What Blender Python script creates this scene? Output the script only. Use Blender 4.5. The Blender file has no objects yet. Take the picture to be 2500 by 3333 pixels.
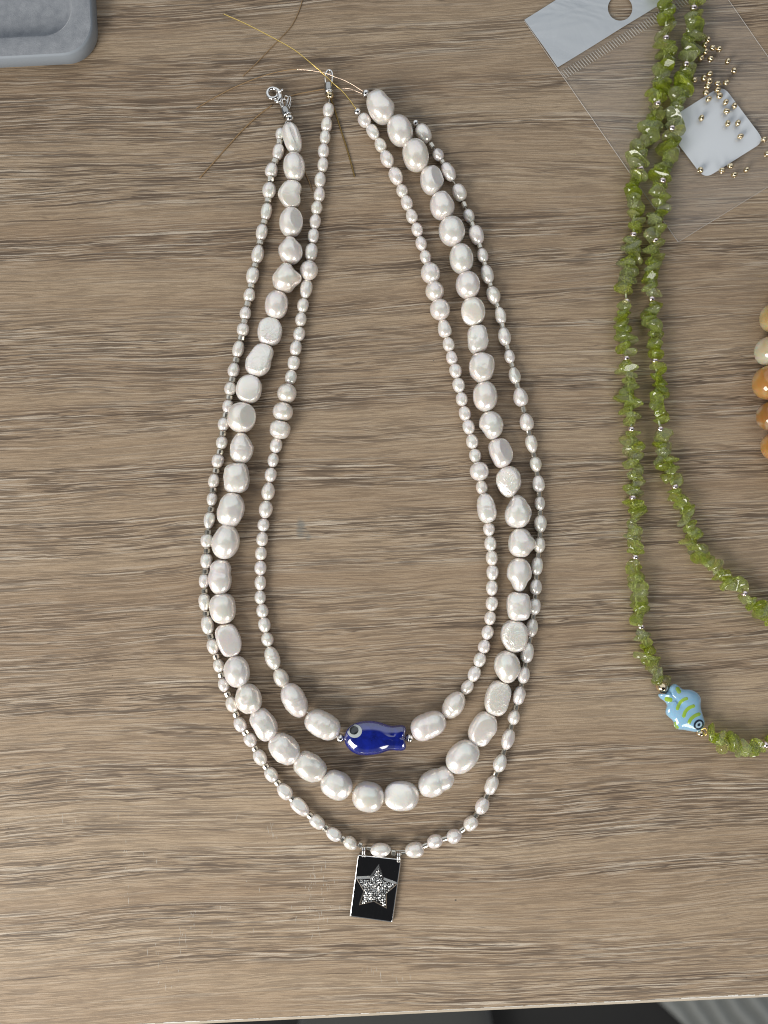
import bpy, bmesh, math, random
from mathutils import Vector, Matrix, noise
from mathutils.bvhtree import BVHTree

sc = bpy.context.scene
C = sc.collection
R = math.radians
rnd = random.Random(7)

# ---------------------------------------------------------------- camera, world, lamp, exposure
PX = 0.00011            # metres of table top per photo pixel
H = 0.28                # lens height above the table top
cam_d = bpy.data.cameras.new('camera')
cam = bpy.data.objects.new('camera', cam_d)
C.objects.link(cam)
cam.location = (0, 0, H)
cam_d.sensor_fit = 'VERTICAL'
cam_d.sensor_height = 9.8
cam_d.lens = 9.8 / 2 / ((3333 * PX / 2) / H)
cam_d.clip_start = 0.01
cam_d.clip_end = 20
cam_d.dof.use_dof = True
cam_d.dof.focus_distance = H - 0.003
cam_d.dof.aperture_fstop = 2.2
sc.camera = cam

w = bpy.data.worlds.new('World')
sc.world = w
w.use_nodes = True
wn, wl = w.node_tree.nodes, w.node_tree.links
wn.clear()
wo = wn.new('ShaderNodeOutputWorld')
bg = wn.new('ShaderNodeBackground')
tc = wn.new('ShaderNodeTexCoord')


def wdot(vec):
    d = wn.new('ShaderNodeVectorMath')
    d.operation = 'DOT_PRODUCT'
    v = Vector(vec).normalized()
    d.inputs[1].default_value = v
    wl.new(tc.outputs['Generated'], d.inputs[0])
    return d.outputs['Value']


# the room: dim walls, pale ceiling at the far side, the dark figure that leans over the table
mr = wn.new('ShaderNodeMapRange')
mr.interpolation_type = 'SMOOTHSTEP'
mr.inputs[1].default_value = math.cos(R(40))
mr.inputs[2].default_value = math.cos(R(26))
wl.new(wdot((0.05, -0.42, 1)), mr.inputs[0])
m1 = wn.new('ShaderNodeMix')
m1.data_type = 'RGBA'
mc = wn.new('ShaderNodeMapRange')
mc.interpolation_type = 'SMOOTHSTEP'
mc.inputs[1].default_value = math.cos(R(51))
mc.inputs[2].default_value = math.cos(R(43))
wl.new(wdot((-0.1, 0.78, 0.9)), mc.inputs[0])
m0 = wn.new('ShaderNodeMix')
m0.data_type = 'RGBA'
m0.inputs[6].default_value = (0.40, 0.42, 0.44, 1)
m0.inputs[7].default_value = (1.85, 1.97, 2.1, 1)
wl.new(mc.outputs[0], m0.inputs[0])
wl.new(m0.outputs[2], m1.inputs[6])
m1.inputs[7].default_value = (0.030, 0.031, 0.034, 1)
wl.new(mr.outputs[0], m1.inputs[0])
wl.new(m1.outputs[2], bg.inputs[0])
bg.inputs[1].default_value = 0.42
wl.new(bg.outputs[0], wo.inputs[0])


def area(name, loc, target, sx, sy, power, col):
    l = bpy.data.lights.new(name, 'AREA')
    l.shape = 'RECTANGLE'
    l.size, l.size_y = sx, sy
    l.energy = power
    l.color = col
    o = bpy.data.objects.new(name, l)
    C.objects.link(o)
    o.location = loc
    o.rotation_euler = (Vector(target) - Vector(loc)).to_track_quat('-Z', 'Y').to_euler()
    return o


area('window_light', (-0.56, -0.62, 0.49), (0, -0.02, 0), 0.52, 0.50, 10.3, (1.0, 0.97, 0.92))
area('window_light_beside', (0.36, -0.80, 0.42), (0, 0, 0), 0.34, 0.36, 2.6, (1.0, 0.97, 0.93))

sc.view_settings.view_transform = 'Standard'
sc.view_settings.look = 'None'
sc.view_settings.exposure = -0.03
sc.view_settings.gamma = 1
cy = sc.cycles
cy.use_denoising = True
try:
    cy.denoiser = 'OPENIMAGEDENOISE'
    cy.denoising_prefilter = 'ACCURATE'
except Exception:
    pass
cy.max_bounces = 10
cy.diffuse_bounces = 4
cy.glossy_bounces = 4
cy.transmission_bounces = 8
cy.transparent_max_bounces = 16
cy.caustics_reflective = False
cy.caustics_refractive = True
cy.blur_glossy = 0.6
cy.filter_width = 1.05
cy.sample_clamp_indirect = 4.0


# ---------------------------------------------------------------- helpers
def P(px, py, z=0.0):
    """a point at height z that stands where the photograph shows pixel (px, py)"""
    k = (H - z) / H
    return Vector(((px - 1250) * PX * k, (1666.5 - py) * PX * k, z))


def tag(o, label=None, cat=None, group=None, kind=None):
    if label: o['label'] = label
    if cat: o['category'] = cat
    if group: o['group'] = group
    if kind: o['kind'] = kind
    return o


def empty(name, loc, label, cat, group=None):
    o = bpy.data.objects.new(name, None)
    o.empty_display_size = 0.005
    C.objects.link(o)
    o.location = loc
    return tag(o, label, cat, group)


def origin(par):
    v = Vector((0, 0, 0))
    while par is not None:
        v += par.location
        par = par.parent
    return v


def link(name, me, mat, parent=None, loc=(0, 0, 0), kind=None, label=None):
    """loc is a world location; things keep unrotated parents"""
    o = bpy.data.objects.new(name, me)
    C.objects.link(o)
    if parent is not None:
        o.parent = parent
        o.location = Vector(loc) - origin(parent)
    else:
        o.location = loc
    if mat is not None and not me.materials:
        me.materials.append(mat)
    if kind: o['kind'] = kind
    if label: o['label'] = label
    return o


def mesh(name, verts, faces, smooth=True):
    me = bpy.data.meshes.new(name)
    me.from_pydata([tuple(v) for v in verts], [], faces)
    if smooth:
        me.polygons.foreach_set('use_smooth', [True] * len(faces))
    me.update()
    return me


def bm_mesh(name, bm, smooth=True):
    me = bpy.data.meshes.new(name)
    bm.to_mesh(me)
    bm.free()
    if smooth:
        me.polygons.foreach_set('use_smooth', [True] * len(me.polygons))
    return me


def catmull(pts, n=8, closed=False):
    pts = [Vector(p) for p in pts]
    N = len(pts)
    out = []
    segs = N if closed else N - 1
    for i in range(segs):
        if closed:
            a, b, c, d = pts[i - 1], pts[i], pts[(i + 1) % N], pts[(i + 2) % N]
        else:
            a, b, c, d = pts[max(i - 1, 0)], pts[i], pts[i + 1], pts[min(i + 2, N - 1)]
        for k in range(n):
            t = k / n
            out.append(0.5 * ((2 * b) + (c - a) * t + (2 * a - 5 * b + 4 * c - d) * t * t + (3 * b - a - 3 * c + d) * t ** 3))
    if not closed:
        out.append(pts[-1])
    return out


def tube(pts, r, sides=8, closed=False, base=Vector((0, 0, 0))):
    """verts, faces of a round wire through pts"""
    vs, fs = [], []
    n = len(pts)
    up = Vector((0, 0, 1))
    for i, p in enumerate(pts):
        a = pts[i - 1] if (i or closed) else pts[0]
        b = pts[(i + 1) % n] if (i < n - 1 or closed) else pts[-1]
        t = (b - a).normalized()
        u = t.cross(up)
        if u.length < 1e-3: u = t.cross(Vector((1, 0, 0)))
        u.normalize()
        v = u.cross(t)
        rr = r[i] if isinstance(r, (list, tuple)) else r
        for k in range(sides):
            q = 2 * math.pi * k / sides
            vs.append(p - base + (u * math.cos(q) + v * math.sin(q)) * rr)
    for i in range(n if closed else n - 1):
        for k in range(sides):
            j = (i + 1) % n
            k2 = (k + 1) % sides
            fs.append((i * sides + k, i * sides + k2, j * sides + k2, j * sides + k))
    if not closed:
        fs.append(tuple(range(sides))[::-1])
        fs.append(tuple(range((n - 1) * sides, n * sides)))
    return vs, fs


def join(parts):
    V, F = [], []
    for vs, fs in parts:
        o = len(V)
        V += list(vs)
        F += [tuple(i + o for i in f) for f in fs]
    return V, F


def lathe(profile, n=20, axis='Y'):
    """profile: (radius, along) pairs from one end to the other, closed on itself when it starts where it ends"""
    vs, fs = [], []
    m = len(profile)
    for r, a in profile:
        for k in range(n):
            q = 2 * math.pi * k / n
            vs.append((r * math.cos(q), a, r * math.sin(q)))
    closed = profile[0] == profile[-1]
    mm = m - 1 if closed else m
    if closed:
        vs = vs[:mm * n]
    for i in range(mm if closed else m - 1):
        j = (i + 1) % mm
        for k in range(n):
            k2 = (k + 1) % n
            fs.append((i * n + k, j * n + k, j * n + k2, i * n + k2))
    return vs, fs


_ico = {}


def ico(sub):
    if sub not in _ico:
        bm = bmesh.new()
        bmesh.ops.create_icosphere(bm, subdivisions=sub, radius=1)
        _ico[sub] = ([v.co.copy() for v in bm.verts], [tuple(v.index for v in f.verts) for f in bm.faces])
        bm.free()
    return _ico[sub]


# ---------------------------------------------------------------- materials
def new_mat(name):
    m = bpy.data.materials.new(name)
    m.use_nodes = True
    nt = m.node_tree
    b = nt.nodes['Principled BSDF']
    return m, nt, b


def setp(b, **kw):
    names = dict(color='Base Color', rough='Roughness', metal='Metallic', coat='Coat Weight', coat_rough='Coat Roughness',
                 spec='Specular IOR Level', trans='Transmission Weight', ior='IOR', sss='Subsurface Weight', sss_scale='Subsurface Scale',
                 sheen='Sheen Weight', alpha='Alpha', sheen_rough='Sheen Roughness')
    for k, v in kw.items():
        if k == 'color': v = (*v, 1)
        b.inputs[names[k]].default_value = v


class G:
    """small node-graph helper"""
    def __init__(s, nt): s.nt, s.n, s.l = nt, nt.nodes, nt.links

    def put(s, sock, v):
        if hasattr(v, 'default_value') and hasattr(v, 'links'): s.l.new(v, sock)
        elif v is not None: sock.default_value = v

    def coord(s, kind='Object'):
        return s.n.new('ShaderNodeTexCoord').outputs[kind]

    def mapping(s, v, scale=(1, 1, 1), loc=(0, 0, 0), rot=(0, 0, 0)):
        m = s.n.new('ShaderNodeMapping')
        s.l.new(v, m.inputs[0])
        m.inputs[1].default_value, m.inputs[2].default_value, m.inputs[3].default_value = loc, rot, scale
        return m.outputs[0]

    def noise(s, v, scale=1, detail=2, rough=0.5, dist=0, w=None, out=0):
        t = s.n.new('ShaderNodeTexNoise')
        s.l.new(v, t.inputs['Vector'])
        t.inputs['Scale'].default_value, t.inputs['Detail'].default_value = scale, detail
        t.inputs['Roughness'].default_value, t.inputs['Distortion'].default_value = rough, dist
        return t.outputs[out]

    def math(s, op, a, b=None, c=None, clamp=False):
        m = s.n.new('ShaderNodeMath')
        m.operation = op
        m.use_clamp = clamp
        s.put(m.inputs[0], a)
        if b is not None: s.put(m.inputs[1], b)
        if c is not None: s.put(m.inputs[2], c)
        return m.outputs[0]

    def rng(s, v, a, b, c=0, d=1, smooth=False):
        m = s.n.new('ShaderNodeMapRange')
        if smooth: m.interpolation_type = 'SMOOTHSTEP'
        s.put(m.inputs[0], v)
        for i, x in enumerate((a, b, c, d)): s.put(m.inputs[i + 1], x)
        return m.outputs[0]

    def mix(s, f, a, b, blend='MIX'):
        m = s.n.new('ShaderNodeMix')
        m.data_type = 'RGBA'
        m.blend_type = blend
        s.put(m.inputs[0], f)
        for i, x in ((6, a), (7, b)):
            s.put(m.inputs[i], (*x, 1) if isinstance(x, tuple) and len(x) == 3 else x)
        return m.outputs[2]

    def ramp(s, f, stops):
        r = s.n.new('ShaderNodeValToRGB')
        s.l.new(f, r.inputs[0])
        e = r.color_ramp.elements
        while len(e) < len(stops): e.new(0.5)
        for x, (p, c) in zip(e, stops):
            x.position, x.color = p, (*c, 1)
        return r.outputs[0]

    def combine(s, x, y, z):
        c = s.n.new('ShaderNodeCombineXYZ')
        for i, v in enumerate((x, y, z)): s.put(c.inputs[i], v)
        return c.outputs[0]

    def sep(s, v):
        c = s.n.new('ShaderNodeSeparateXYZ')
        s.l.new(v, c.inputs[0])
        return c.outputs

    def bump(s, h, strength, dist, normal=None):
        b = s.n.new('ShaderNodeBump')
        s.l.new(h, b.inputs['Height'])
        b.inputs['Strength'].default_value, b.inputs['Distance'].default_value = strength, dist
        if normal is not None: s.l.new(normal, b.inputs['Normal'])
        return b.outputs[0]


def simple(name, color, rough=0.5, **kw):
    m, nt, b = new_mat(name)
    setp(b, color=color, rough=rough, **kw)
    return m


WB0, WB1 = (0.382, 0.274, 0.178), (0.495, 0.376, 0.254)


def wood_material():
    m, nt, b = new_mat('wood_laminate')
    g = G(nt)
    p0 = g.mapping(g.coord(), (100, 100, 100))            # centimetres
    s = g.sep(p0)
    x, y = s[0], s[1]
    # slow waviness of the grain
    n1 = g.noise(g.combine(g.math('MULTIPLY', x, 0.075), g.math('MULTIPLY', y, 0.20), 3.1), 1, 1.5, 0.5)
    n2 = g.noise(g.combine(g.math('MULTIPLY', x, 0.35), g.math('MULTIPLY', y, 1.0), 7.7), 1, 2, 0.55)
    n3 = g.noise(g.combine(g.math('MULTIPLY', x, 2.2), g.math('MULTIPLY', y, 4.0), 1.7), 1, 2, 0.6)
    yy = g.math('ADD', y, g.math('MULTIPLY', g.math('SUBTRACT', n1, 0.5), 1.15))
    yy = g.math('ADD', yy, g.math('MULTIPLY', g.math('SUBTRACT', n2, 0.5), 0.14))
    yy = g.math('ADD', yy, g.math('MULTIPLY', g.math('SUBTRACT', n3, 0.5), 0.042))

    def fib(fx, fy, z, detail=2, rough=0.5):
        return g.noise(g.combine(g.math('MULTIPLY', x, fx), g.math('MULTIPLY', yy, fy), z), 1, detail, rough)

    def ridge(v, wd):
        return g.rng(g.math('ABSOLUTE', g.math('SUBTRACT', v, 0.5)), 0.0, wd, 1, 0, True)
    band = fib(0.035, 0.55, 0.0, 2, 0.5)                   # broad tonal bands
    clus = fib(0.045, 1.05, 5.0, 2, 0.5)                   # where streaks crowd
    cl = g.rng(clus, 0.40, 0.60, 0.0, 1.0, True)
    a = fib(0.26, 8.5, 11.0, 1.5, 0.5)
    a2 = fib(0.34, 16.0, 23.0, 1.5, 0.5)
    a3 = fib(0.7, 25.0, 61.0, 1.0, 0.5)
    c = fib(0.07, 4.6, 31.0, 2.5, 0.6)                     # long bold lines
    lt = fib(0.18, 12.0, 47.0, 1.5, 0.5)
    brk = fib(0.9, 6.0, 71.0, 1.0, 0.5)                    # breaks in the lines
    bk = g.rng(brk, 0.42, 0.56, 0.12, 1, True)
    fine = g.noise(g.combine(g.math('MULTIPLY', x, 4.0), g.math('MULTIPLY', yy, 44.0), 2.0), 1, 1.5, 0.6)
    speck = g.noise(p0, 30, 2, 0.7)
    d1 = g.math('MULTIPLY', ridge(a, 0.040), g.math('MULTIPLY', bk, g.math('ADD', 0.50, g.math('MULTIPLY', cl, 0.5))))
    d2 = g.math('MULTIPLY', g.rng(a2, 0.38, 0.47, 1, 0, True), g.math('ADD', 0.35, g.math('MULTIPLY', cl, 0.62)))
    d3 = g.math('MULTIPLY', g.rng(c, 0.30, 0.36, 1, 0, True), 0.95)
    d4 = g.math('MULTIPLY', g.rng(a3, 0.40, 0.47, 1, 0, True), g.math('ADD', 0.34, g.math('MULTIPLY', cl, 0.35)))
    dark = g.math('MAXIMUM', g.math('MAXIMUM', d1, d4), g.math('MAXIMUM', d2, d3))
    light = g.math('MULTIPLY', g.math('MAXIMUM', g.rng(lt, 0.56, 0.66, 0, 1, True), g.math('MULTIPLY', g.rng(a3, 0.54, 0.62, 0, 1, True), 0.55)), g.math('ADD', 0.28, g.math('MULTIPLY', cl, 0.72)))
    base = g.mix(g.rng(band, 0.34, 0.66, 0, 1), WB0, WB1)
    base = g.mix(g.math('MULTIPLY', g.rng(fine, 0.36, 0.60, 0, 1), 0.28), base, (0.225, 0.155, 0.100))
    base = g.mix(g.math('MULTIPLY', cl, 0.20), base, (0.185, 0.128, 0.088))
    base = g.mix(g.math('MULTIPLY', light, 0.70), base, (0.68, 0.60, 0.49))
    base = g.mix(g.math('MULTIPLY', dark, 0.90), base, (0.088, 0.062, 0.045))
    base = g.mix(g.math('MULTIPLY', g.rng(speck, 0.38, 0.62, 0, 1), 0.26), base, (0.17, 0.125, 0.085))
    # one grey-green smear and a tiny dark fleck that stain this table top
    for (sx, sy, rx, ry, amt, colr) in ((980, 1722, 0.24, 0.46, 0.70, (0.13, 0.15, 0.15)), (1003, 1745, 0.14, 0.24, 0.4, (0.14, 0.17, 0.17)),
                                        (722, 498, 0.5, 0.12, 0.25, (0.6, 0.58, 0.52))):
        q = rot_inv @ P(sx, sy)
        dx = g.math('DIVIDE', g.math('SUBTRACT', x, q.x * 100), rx)
        dy = g.math('DIVIDE', g.math('SUBTRACT', y, q.y * 100), ry)
        dd = g.math('ADD', g.math('MULTIPLY', dx, dx), g.math('MULTIPLY', dy, dy))
        mk = g.math('MULTIPLY', g.rng(g.math('ADD', dd, g.math('MULTIPLY', n3, 1.2)), 0.3, 1.6, 1, 0, True), amt)
        base = g.mix(mk, base, colr)
    nt.links.new(base, b.inputs['Base Color'])
    setp(b, rough=0.55, spec=0.22)
    hgt = g.math('SUBTRACT', g.math('MULTIPLY', fine, 0.25), dark)
    nt.links.new(g.bump(g.math('ADD', hgt, g.math('MULTIPLY', speck, 0.35)), 0.35, 0.00025), b.inputs['Normal'])
    return m


def pearl_material(name, wrinkle=0.0, scale=900):
    m, nt, b = new_mat(name)
    g = G(nt)
    oi = nt.nodes.new('ShaderNodeObjectInfo').outputs['Random']
    v = g.coord()
    off = g.combine(g.math('MULTIPLY', oi, 7.3), g.math('MULTIPLY', oi, 3.1), g.math('MULTIPLY', oi, 5.7))
    va = nt.nodes.new('ShaderNodeVectorMath')
    va.operation = 'ADD'
    nt.links.new(v, va.inputs[0])
    nt.links.new(off, va.inputs[1])
    v2 = va.outputs[0]
    fw = nt.nodes.new('ShaderNodeLayerWeight')
    fw.inputs[0].default_value = 0.42
    facing = fw.outputs['Facing']
    tone = g.ramp(oi, [(0.0, (0.93, 0.83, 0.68)), (0.3, (0.93, 0.87, 0.77)), (0.6, (0.92, 0.87, 0.79)), (0.85, (0.94, 0.83, 0.77)), (1.0, (0.93, 0.86, 0.72))])
    nn = g.noise(v2, 260, 1.5, 0.5)
    iri = g.ramp(g.math('ADD', g.math('MULTIPLY', nn, 0.8), g.math('MULTIPLY', facing, 0.55)),
                 [(0.22, (0.78, 0.93, 0.90)), (0.40, (0.96, 0.94, 0.86)), (0.58, (0.97, 0.86, 0.88)), (0.78, (0.86, 0.90, 0.97)), (1.0, (0.98, 0.90, 0.76))])
    col = g.mix(0.38, tone, iri)
    nt.links.new(col, b.inputs['Base Color'])
    setp(b, rough=0.34, sss=0.3, sss_scale=0.0020, coat=0.7, coat_rough=0.22, spec=0.7, ior=1.6)
    b.inputs['Subsurface Radius'].default_value = (1.0, 0.72, 0.5)
    # nacre: a share of tinted soft mirror
    b2 = nt.nodes.new('ShaderNodeBsdfPrincipled')
    setp(b2, metal=1.0, rough=0.24)
    nt.links.new(g.mix(0.45, (1.0, 0.945, 0.865), iri), b2.inputs['Base Color'])
    ms = nt.nodes.new('ShaderNodeMixShader')
    nt.links.new(g.rng(facing, 0.0, 1.0, 0.33, 0.42), ms.inputs[0])
    nt.links.new(b.outputs[0], ms.inputs[1])
    nt.links.new(b2.outputs[0], ms.inputs[2])
    nt.links.new(ms.outputs[0], nt.nodes['Material Output'].inputs[0])
    h1 = g.noise(v2, 420, 2, 0.5, 0.6)
    if wrinkle:
        wv = nt.nodes.new('ShaderNodeTexNoise')
        nt.links.new(v2, wv.inputs['Vector'])
        wv.inputs['Scale'].default_value = scale
        wv.inputs['Detail'].default_value = 3
        wv.inputs['Distortion'].default_value = 2.2
        nb = g.bump(wv.outputs[0], wrinkle, 0.0006)
    else:
        nb = g.bump(h1, 0.16, 0.0006)
    for q in (b, b2): nt.links.new(nb, q.inputs['Normal'])
    return m


def glass_chip_material():
    m, nt, b = new_mat('peridot')
    g = G(nt)
    oi = nt.nodes.new('ShaderNodeObjectInfo').outputs['Random']
    nn = g.noise(g.coord(), 300, 2, 0.5)
    t = g.math('ADD', g.math('MULTIPLY', oi, 0.75), g.math('MULTIPLY', nn, 0.25))
    col = g.ramp(t, [(0.1, (0.82, 0.91, 0.26)), (0.35, (0.93, 0.98, 0.62)), (0.55, (0.74, 0.84, 0.12)), (0.75, (0.93, 0.96, 0.80)), (0.95, (0.88, 0.84, 0.30))])
    nt.links.new(col, b.inputs['Base Color'])
    setp(b, rough=0.035, trans=0.90, ior=1.5, spec=0.7, coat=0.35, coat_rough=0.03)
    nt.links.new(g.bump(nn, 0.2, 0.0006), b.inputs['Normal'])
    tr = nt.nodes.new('ShaderNodeBsdfTranslucent')
    nt.links.new(g.mix(0.5, col, (0.85, 0.95, 0.10)), tr.inputs[0])
    ms = nt.nodes.new('ShaderNodeMixShader')
    ms.inputs[0].default_value = 0.20
    nt.links.new(b.outputs[0], ms.inputs[1])
    nt.links.new(tr.outputs[0], ms.inputs[2])
    nt.links.new(ms.outputs[0], nt.nodes['Material Output'].inputs[0])
    return m


def film_material(name, col, opacity, rough=0.15):
    m, nt, b = new_mat(name)
    setp(b, color=col, rough=rough, spec=0.5)
    g = G(nt)
    cr_ = g.noise(g.mapping(g.coord(), (30, 55, 1), rot=(0, 0, 0.6)), 1, 3, 0.55, 0.8)
    nt.links.new(g.bump(cr_, 0.5, 0.004), b.inputs['Normal'])
    tr = nt.nodes.new('ShaderNodeBsdfTransparent')
    tr.inputs[0].default_value = (0.985, 0.985, 0.98, 1)
    ms = nt.nodes.new('ShaderNodeMixShader')
    ms.inputs[0].default_value = opacity
    nt.links.new(tr.outputs[0], ms.inputs[1])
    nt.links.new(b.outputs[0], ms.inputs[2])
    nt.links.new(ms.outputs[0], nt.nodes['Material Output'].inputs[0])
    return m


ROT = R(2.7)
rot_inv = Matrix.Rotation(-ROT, 3, 'Z')
rot_fwd = Matrix.Rotation(ROT, 3, 'Z')

M_wood = wood_material()
M_pearl = pearl_material('pearl_smooth')
M_pearl_r = pearl_material('pearl_wrinkled', 0.5, 330)
M_silver = simple('silver', (0.86, 0.84, 0.81), 0.14, metal=1.0)
M_polished = simple('polished_silver', (0.90, 0.89, 0.87), 0.055, metal=1.0)
M_steel = simple('dark_silver', (0.46, 0.45, 0.43), 0.17, metal=1.0)
M_pinksilver = simple('rose_silver', (0.84, 0.72, 0.70), 0.16, metal=1.0)
M_gold = simple('gold', (0.82, 0.68, 0.46), 0.12, metal=1.0)
M_palegold = simple('pale_gold', (0.80, 0.66, 0.42), 0.13, metal=1.0)
M_goldwire = simple('gold_wire', (0.92, 0.68, 0.22), 0.24, metal=1.0)
M_rosewire = simple('rose_wire', (0.78, 0.60, 0.46), 0.28, metal=1.0)
M_brownwire = simple('brown_wire', (0.34, 0.22, 0.11), 0.5, metal=0.3)  # brown wires; also colours the rose tail's stretch that catches no light
M_thread = simple('thread', (0.62, 0.58, 0.52), 0.5)
M_green_thread = simple('pale_thread', (0.62, 0.66, 0.46), 0.5)
M_chip = glass_chip_material()
M_seed = simple('silver_lined_glass', (0.64, 0.60, 0.52), 0.08, metal=0.85, coat=1.0, coat_rough=0.03)


def hash_noise(v): return noise.noise(v)


# ---------------------------------------------------------------- table and floor
front = rot_inv @ P(1650, 3276)
Y0 = front.y                                   # front edge of the decorated surface in table coordinates
X0, X1, Y1 = -0.55, 0.65, 0.62
bm = bmesh.new()
nx, ny = 24, 20
TH = 0.018
me = mesh('table_top', [(X0, Y0, 0), (X1, Y0, 0), (X1, Y1, 0), (X0, Y1, 0), (X0, Y0, -TH), (X1, Y0, -TH), (X1, Y1, -TH), (X0, Y1, -TH)],
          [(0, 1, 2, 3), (7, 6, 5, 4), (1, 0, 4, 5), (2, 1, 5, 6), (3, 2, 6, 7), (0, 3, 7, 4)], False)
bm.free()
table = link('table_top', me, M_wood)
table.rotation_euler.z = ROT
tag(table, kind='structure', label='wood grain laminate table top with streaky brown grain', cat=None)
# rounded edge band
prof = [(0, 0), (0.0006, -0.00005), (0.0011, -0.0003), (0.00145, -0.0009), (0.0016, -0.0018), (0.0016, -TH + 0.001), (0.001, -TH), (0, -TH)]
vs, fs = [], []
for xx in (X0, X1):
    for a, z in prof: vs.append((xx, Y0 - 0.0001 - a, z - 0.00003))
n = len(prof)
for i in range(n - 1): fs.append((i, i + n, i + n + 1, i + 1))
mb, nt, b = new_mat('edge_band')
g = G(nt)
nn = g.noise(g.mapping(g.coord(), (40, 900, 900)), 1, 2, 0.6)
nt.links.new(g.mix(nn, (0.40, 0.335, 0.25), (0.50, 0.43, 0.34)), b.inputs[0])
setp(b, rough=0.5)
band = link('edge_band', mesh('edge_band', vs, fs), mb)
band.parent = table
# white chipped glue line between top and band, and the short pale scratches in the surface
V, F = [], []
xx = -0.2
while xx < 0.22:
    L = rnd.uniform(0.002, 0.016)
    wd = rnd.choice([0.0001, 0.00014, 0.0002, 0.00028]) * (1.9 if xx > 0.09 else 1)
    k = max(3, int(L / 0.0012))
    for i in range(k):
        q = xx + L * i / k
        a = Y0 - 0.00005 - wd * 0.3
        o = len(V)
        w0, w1 = wd * rnd.uniform(0.4, 1.2), wd * rnd.uniform(0.4, 1.2)
        V += [(q, a - 0.00006, 0.00006), (q + L / k, a - 0.00006, 0.00006), (q + L / k, a + w1, 0.00006), (q, a + w0, 0.00006)]
        F.append((o, o + 1, o + 2, o + 3))
    xx += L + rnd.uniform(0, 0.003)
chips = link('chipped_edge', mesh('chipped_edge', V, F, False), simple('bare_chip', (0.74, 0.70, 0.64), 0.7), kind='stuff')
chips.parent = table
V, F = [], []
clusters = [(1010, 2880, 18, 60, 16), (1050, 2870, 30, 50, 16), (1000, 2960, 60, 40, 14), (885, 2715, 12, 30, 8), (628, 3005, 14, 40, 6),
            (590, 3050, 20, 30, 8), (530, 3120, 50, 40, 8), (415, 2915, 10, 40, 4), (205, 2665, 8, 15, 2), (1215, 3165, 30, 22, 10), (1050, 3000, 40, 60, 10),
            (740, 2950, 120, 100, 7), (280, 2560, 200, 120, 5), (420, 2780, 60, 80, 6), (560, 3200, 60, 30, 5), (770, 2655, 8, 10, 3), (1300, 3190, 30, 16, 6)]
for cx, cy_, sx, sy, cnt in clusters:
    for i in range(cnt):
        px, py = rnd.gauss(cx, sx * .6), rnd.gauss(cy_, sy * .6)
        if py > 3225: continue
        L = rnd.uniform(6, 30) * PX
        a = R(rnd.gauss(4, 9))
        d = Vector((math.sin(a), math.cos(a), 0))
        nrm = Vector((d.y, -d.x, 0))
        wd = rnd.uniform(0.9, 2.2) * PX
        c0 = rot_inv @ P(px, py)
        c0.z = 0.00004
        o = len(V)
        V += [c0 - d * L / 2, c0 + nrm * wd / 2, c0 + d * L / 2, c0 - nrm * wd / 2]
        F.append((o, o + 1, o + 2, o + 3))
scr = link('scratches', mesh('scratches', V, F, False), film_material('scratch', (0.76, 0.71, 0.62), 0.5, 0.6), kind='stuff')
scr.parent = table

V, F = [], []
for i in range(46):
    px, py = (1483, 2930) if i == 0 else ((648, 1718) if i == 1 else (rnd.uniform(0, 2500), rnd.uniform(200, 3200)))
    c0 = rot_inv @ P(px, py)
    r = (3.4 if i == 0 else rnd.uniform(0.7, 1.9)) * PX
    o = len(V)
    V += [c0 + Vector((r * math.cos(k), r * 0.8 * math.sin(k), 0.00003)) for k in (0, 1.2, 2.4, 3.6, 4.9)] + [c0 + Vector((0, 0, r * 0.8))]
    F += [(o + k, o + (k + 1) % 5, o + 5) for k in range(5)]
dust = link('dust_specks', mesh('dust_specks', V, F), simple('dust', (0.10, 0.085, 0.07), 0.8), kind='stuff')
dust.parent = table

FZ = -0.74
mfl, nt, b = new_mat('dark_floor')
g = G(nt)
nt.links.new(g.mix(g.noise(g.coord(), 6, 3, 0.6), (0.010, 0.010, 0.010), (0.022, 0.021, 0.020)), b.inputs[0])
setp(b, rough=0.7)
fl = link('floor', mesh('floor', [(-4, -4, FZ), (4, -4, FZ), (4, 4, FZ), (-4, 4, FZ)], [(0, 1, 2, 3)], False), mfl, kind='structure')
# grey woven rug seen beyond the table edge at the lower right
mrug, nt, b = new_mat('rug_weave')
g = G(nt)
v = g.mapping(g.coord(), (1, 1, 1), rot=(0, 0, R(-38)))
wv = nt.nodes.new('ShaderNodeTexWave')
nt.links.new(v, wv.inputs[0])
wv.inputs['Scale'].default_value = 14
wv.inputs['Distortion'].default_value = 2.5
wv.inputs['Detail'].default_value = 2
nt.links.new(g.mix(wv.outputs[1], (0.20, 0.205, 0.19), (0.33, 0.335, 0.315)), b.inputs[0])
setp(b, rough=0.9)
nt.links.new(g.bump(wv.outputs[1], 0.6, 0.01), b.inputs['Normal'])
a, bq = P(2085, 3200, FZ), P(2262, 3360, FZ)
d = (bq - a).normalized()
poly = [a - d * 0.45, a + d * 0.9, a + d * 0.9 + Vector((1.2, 0, 0)), a - d * 0.45 + Vector((1.2, 0, 0))]
rz = 0.008
V = [(p.x, p.y, FZ + rz) for p in poly] + [(p.x, p.y, FZ + 0.001) for p in poly]
rug = link('rug', mesh('rug', V, [(0, 1, 2, 3), (1, 0, 4, 5), (2, 1, 5, 6), (3, 2, 6, 7), (0, 3, 7, 4)], False), mrug)
tag(rug, 'blurred grey woven rug on the floor beyond the table edge', 'rug')


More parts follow.
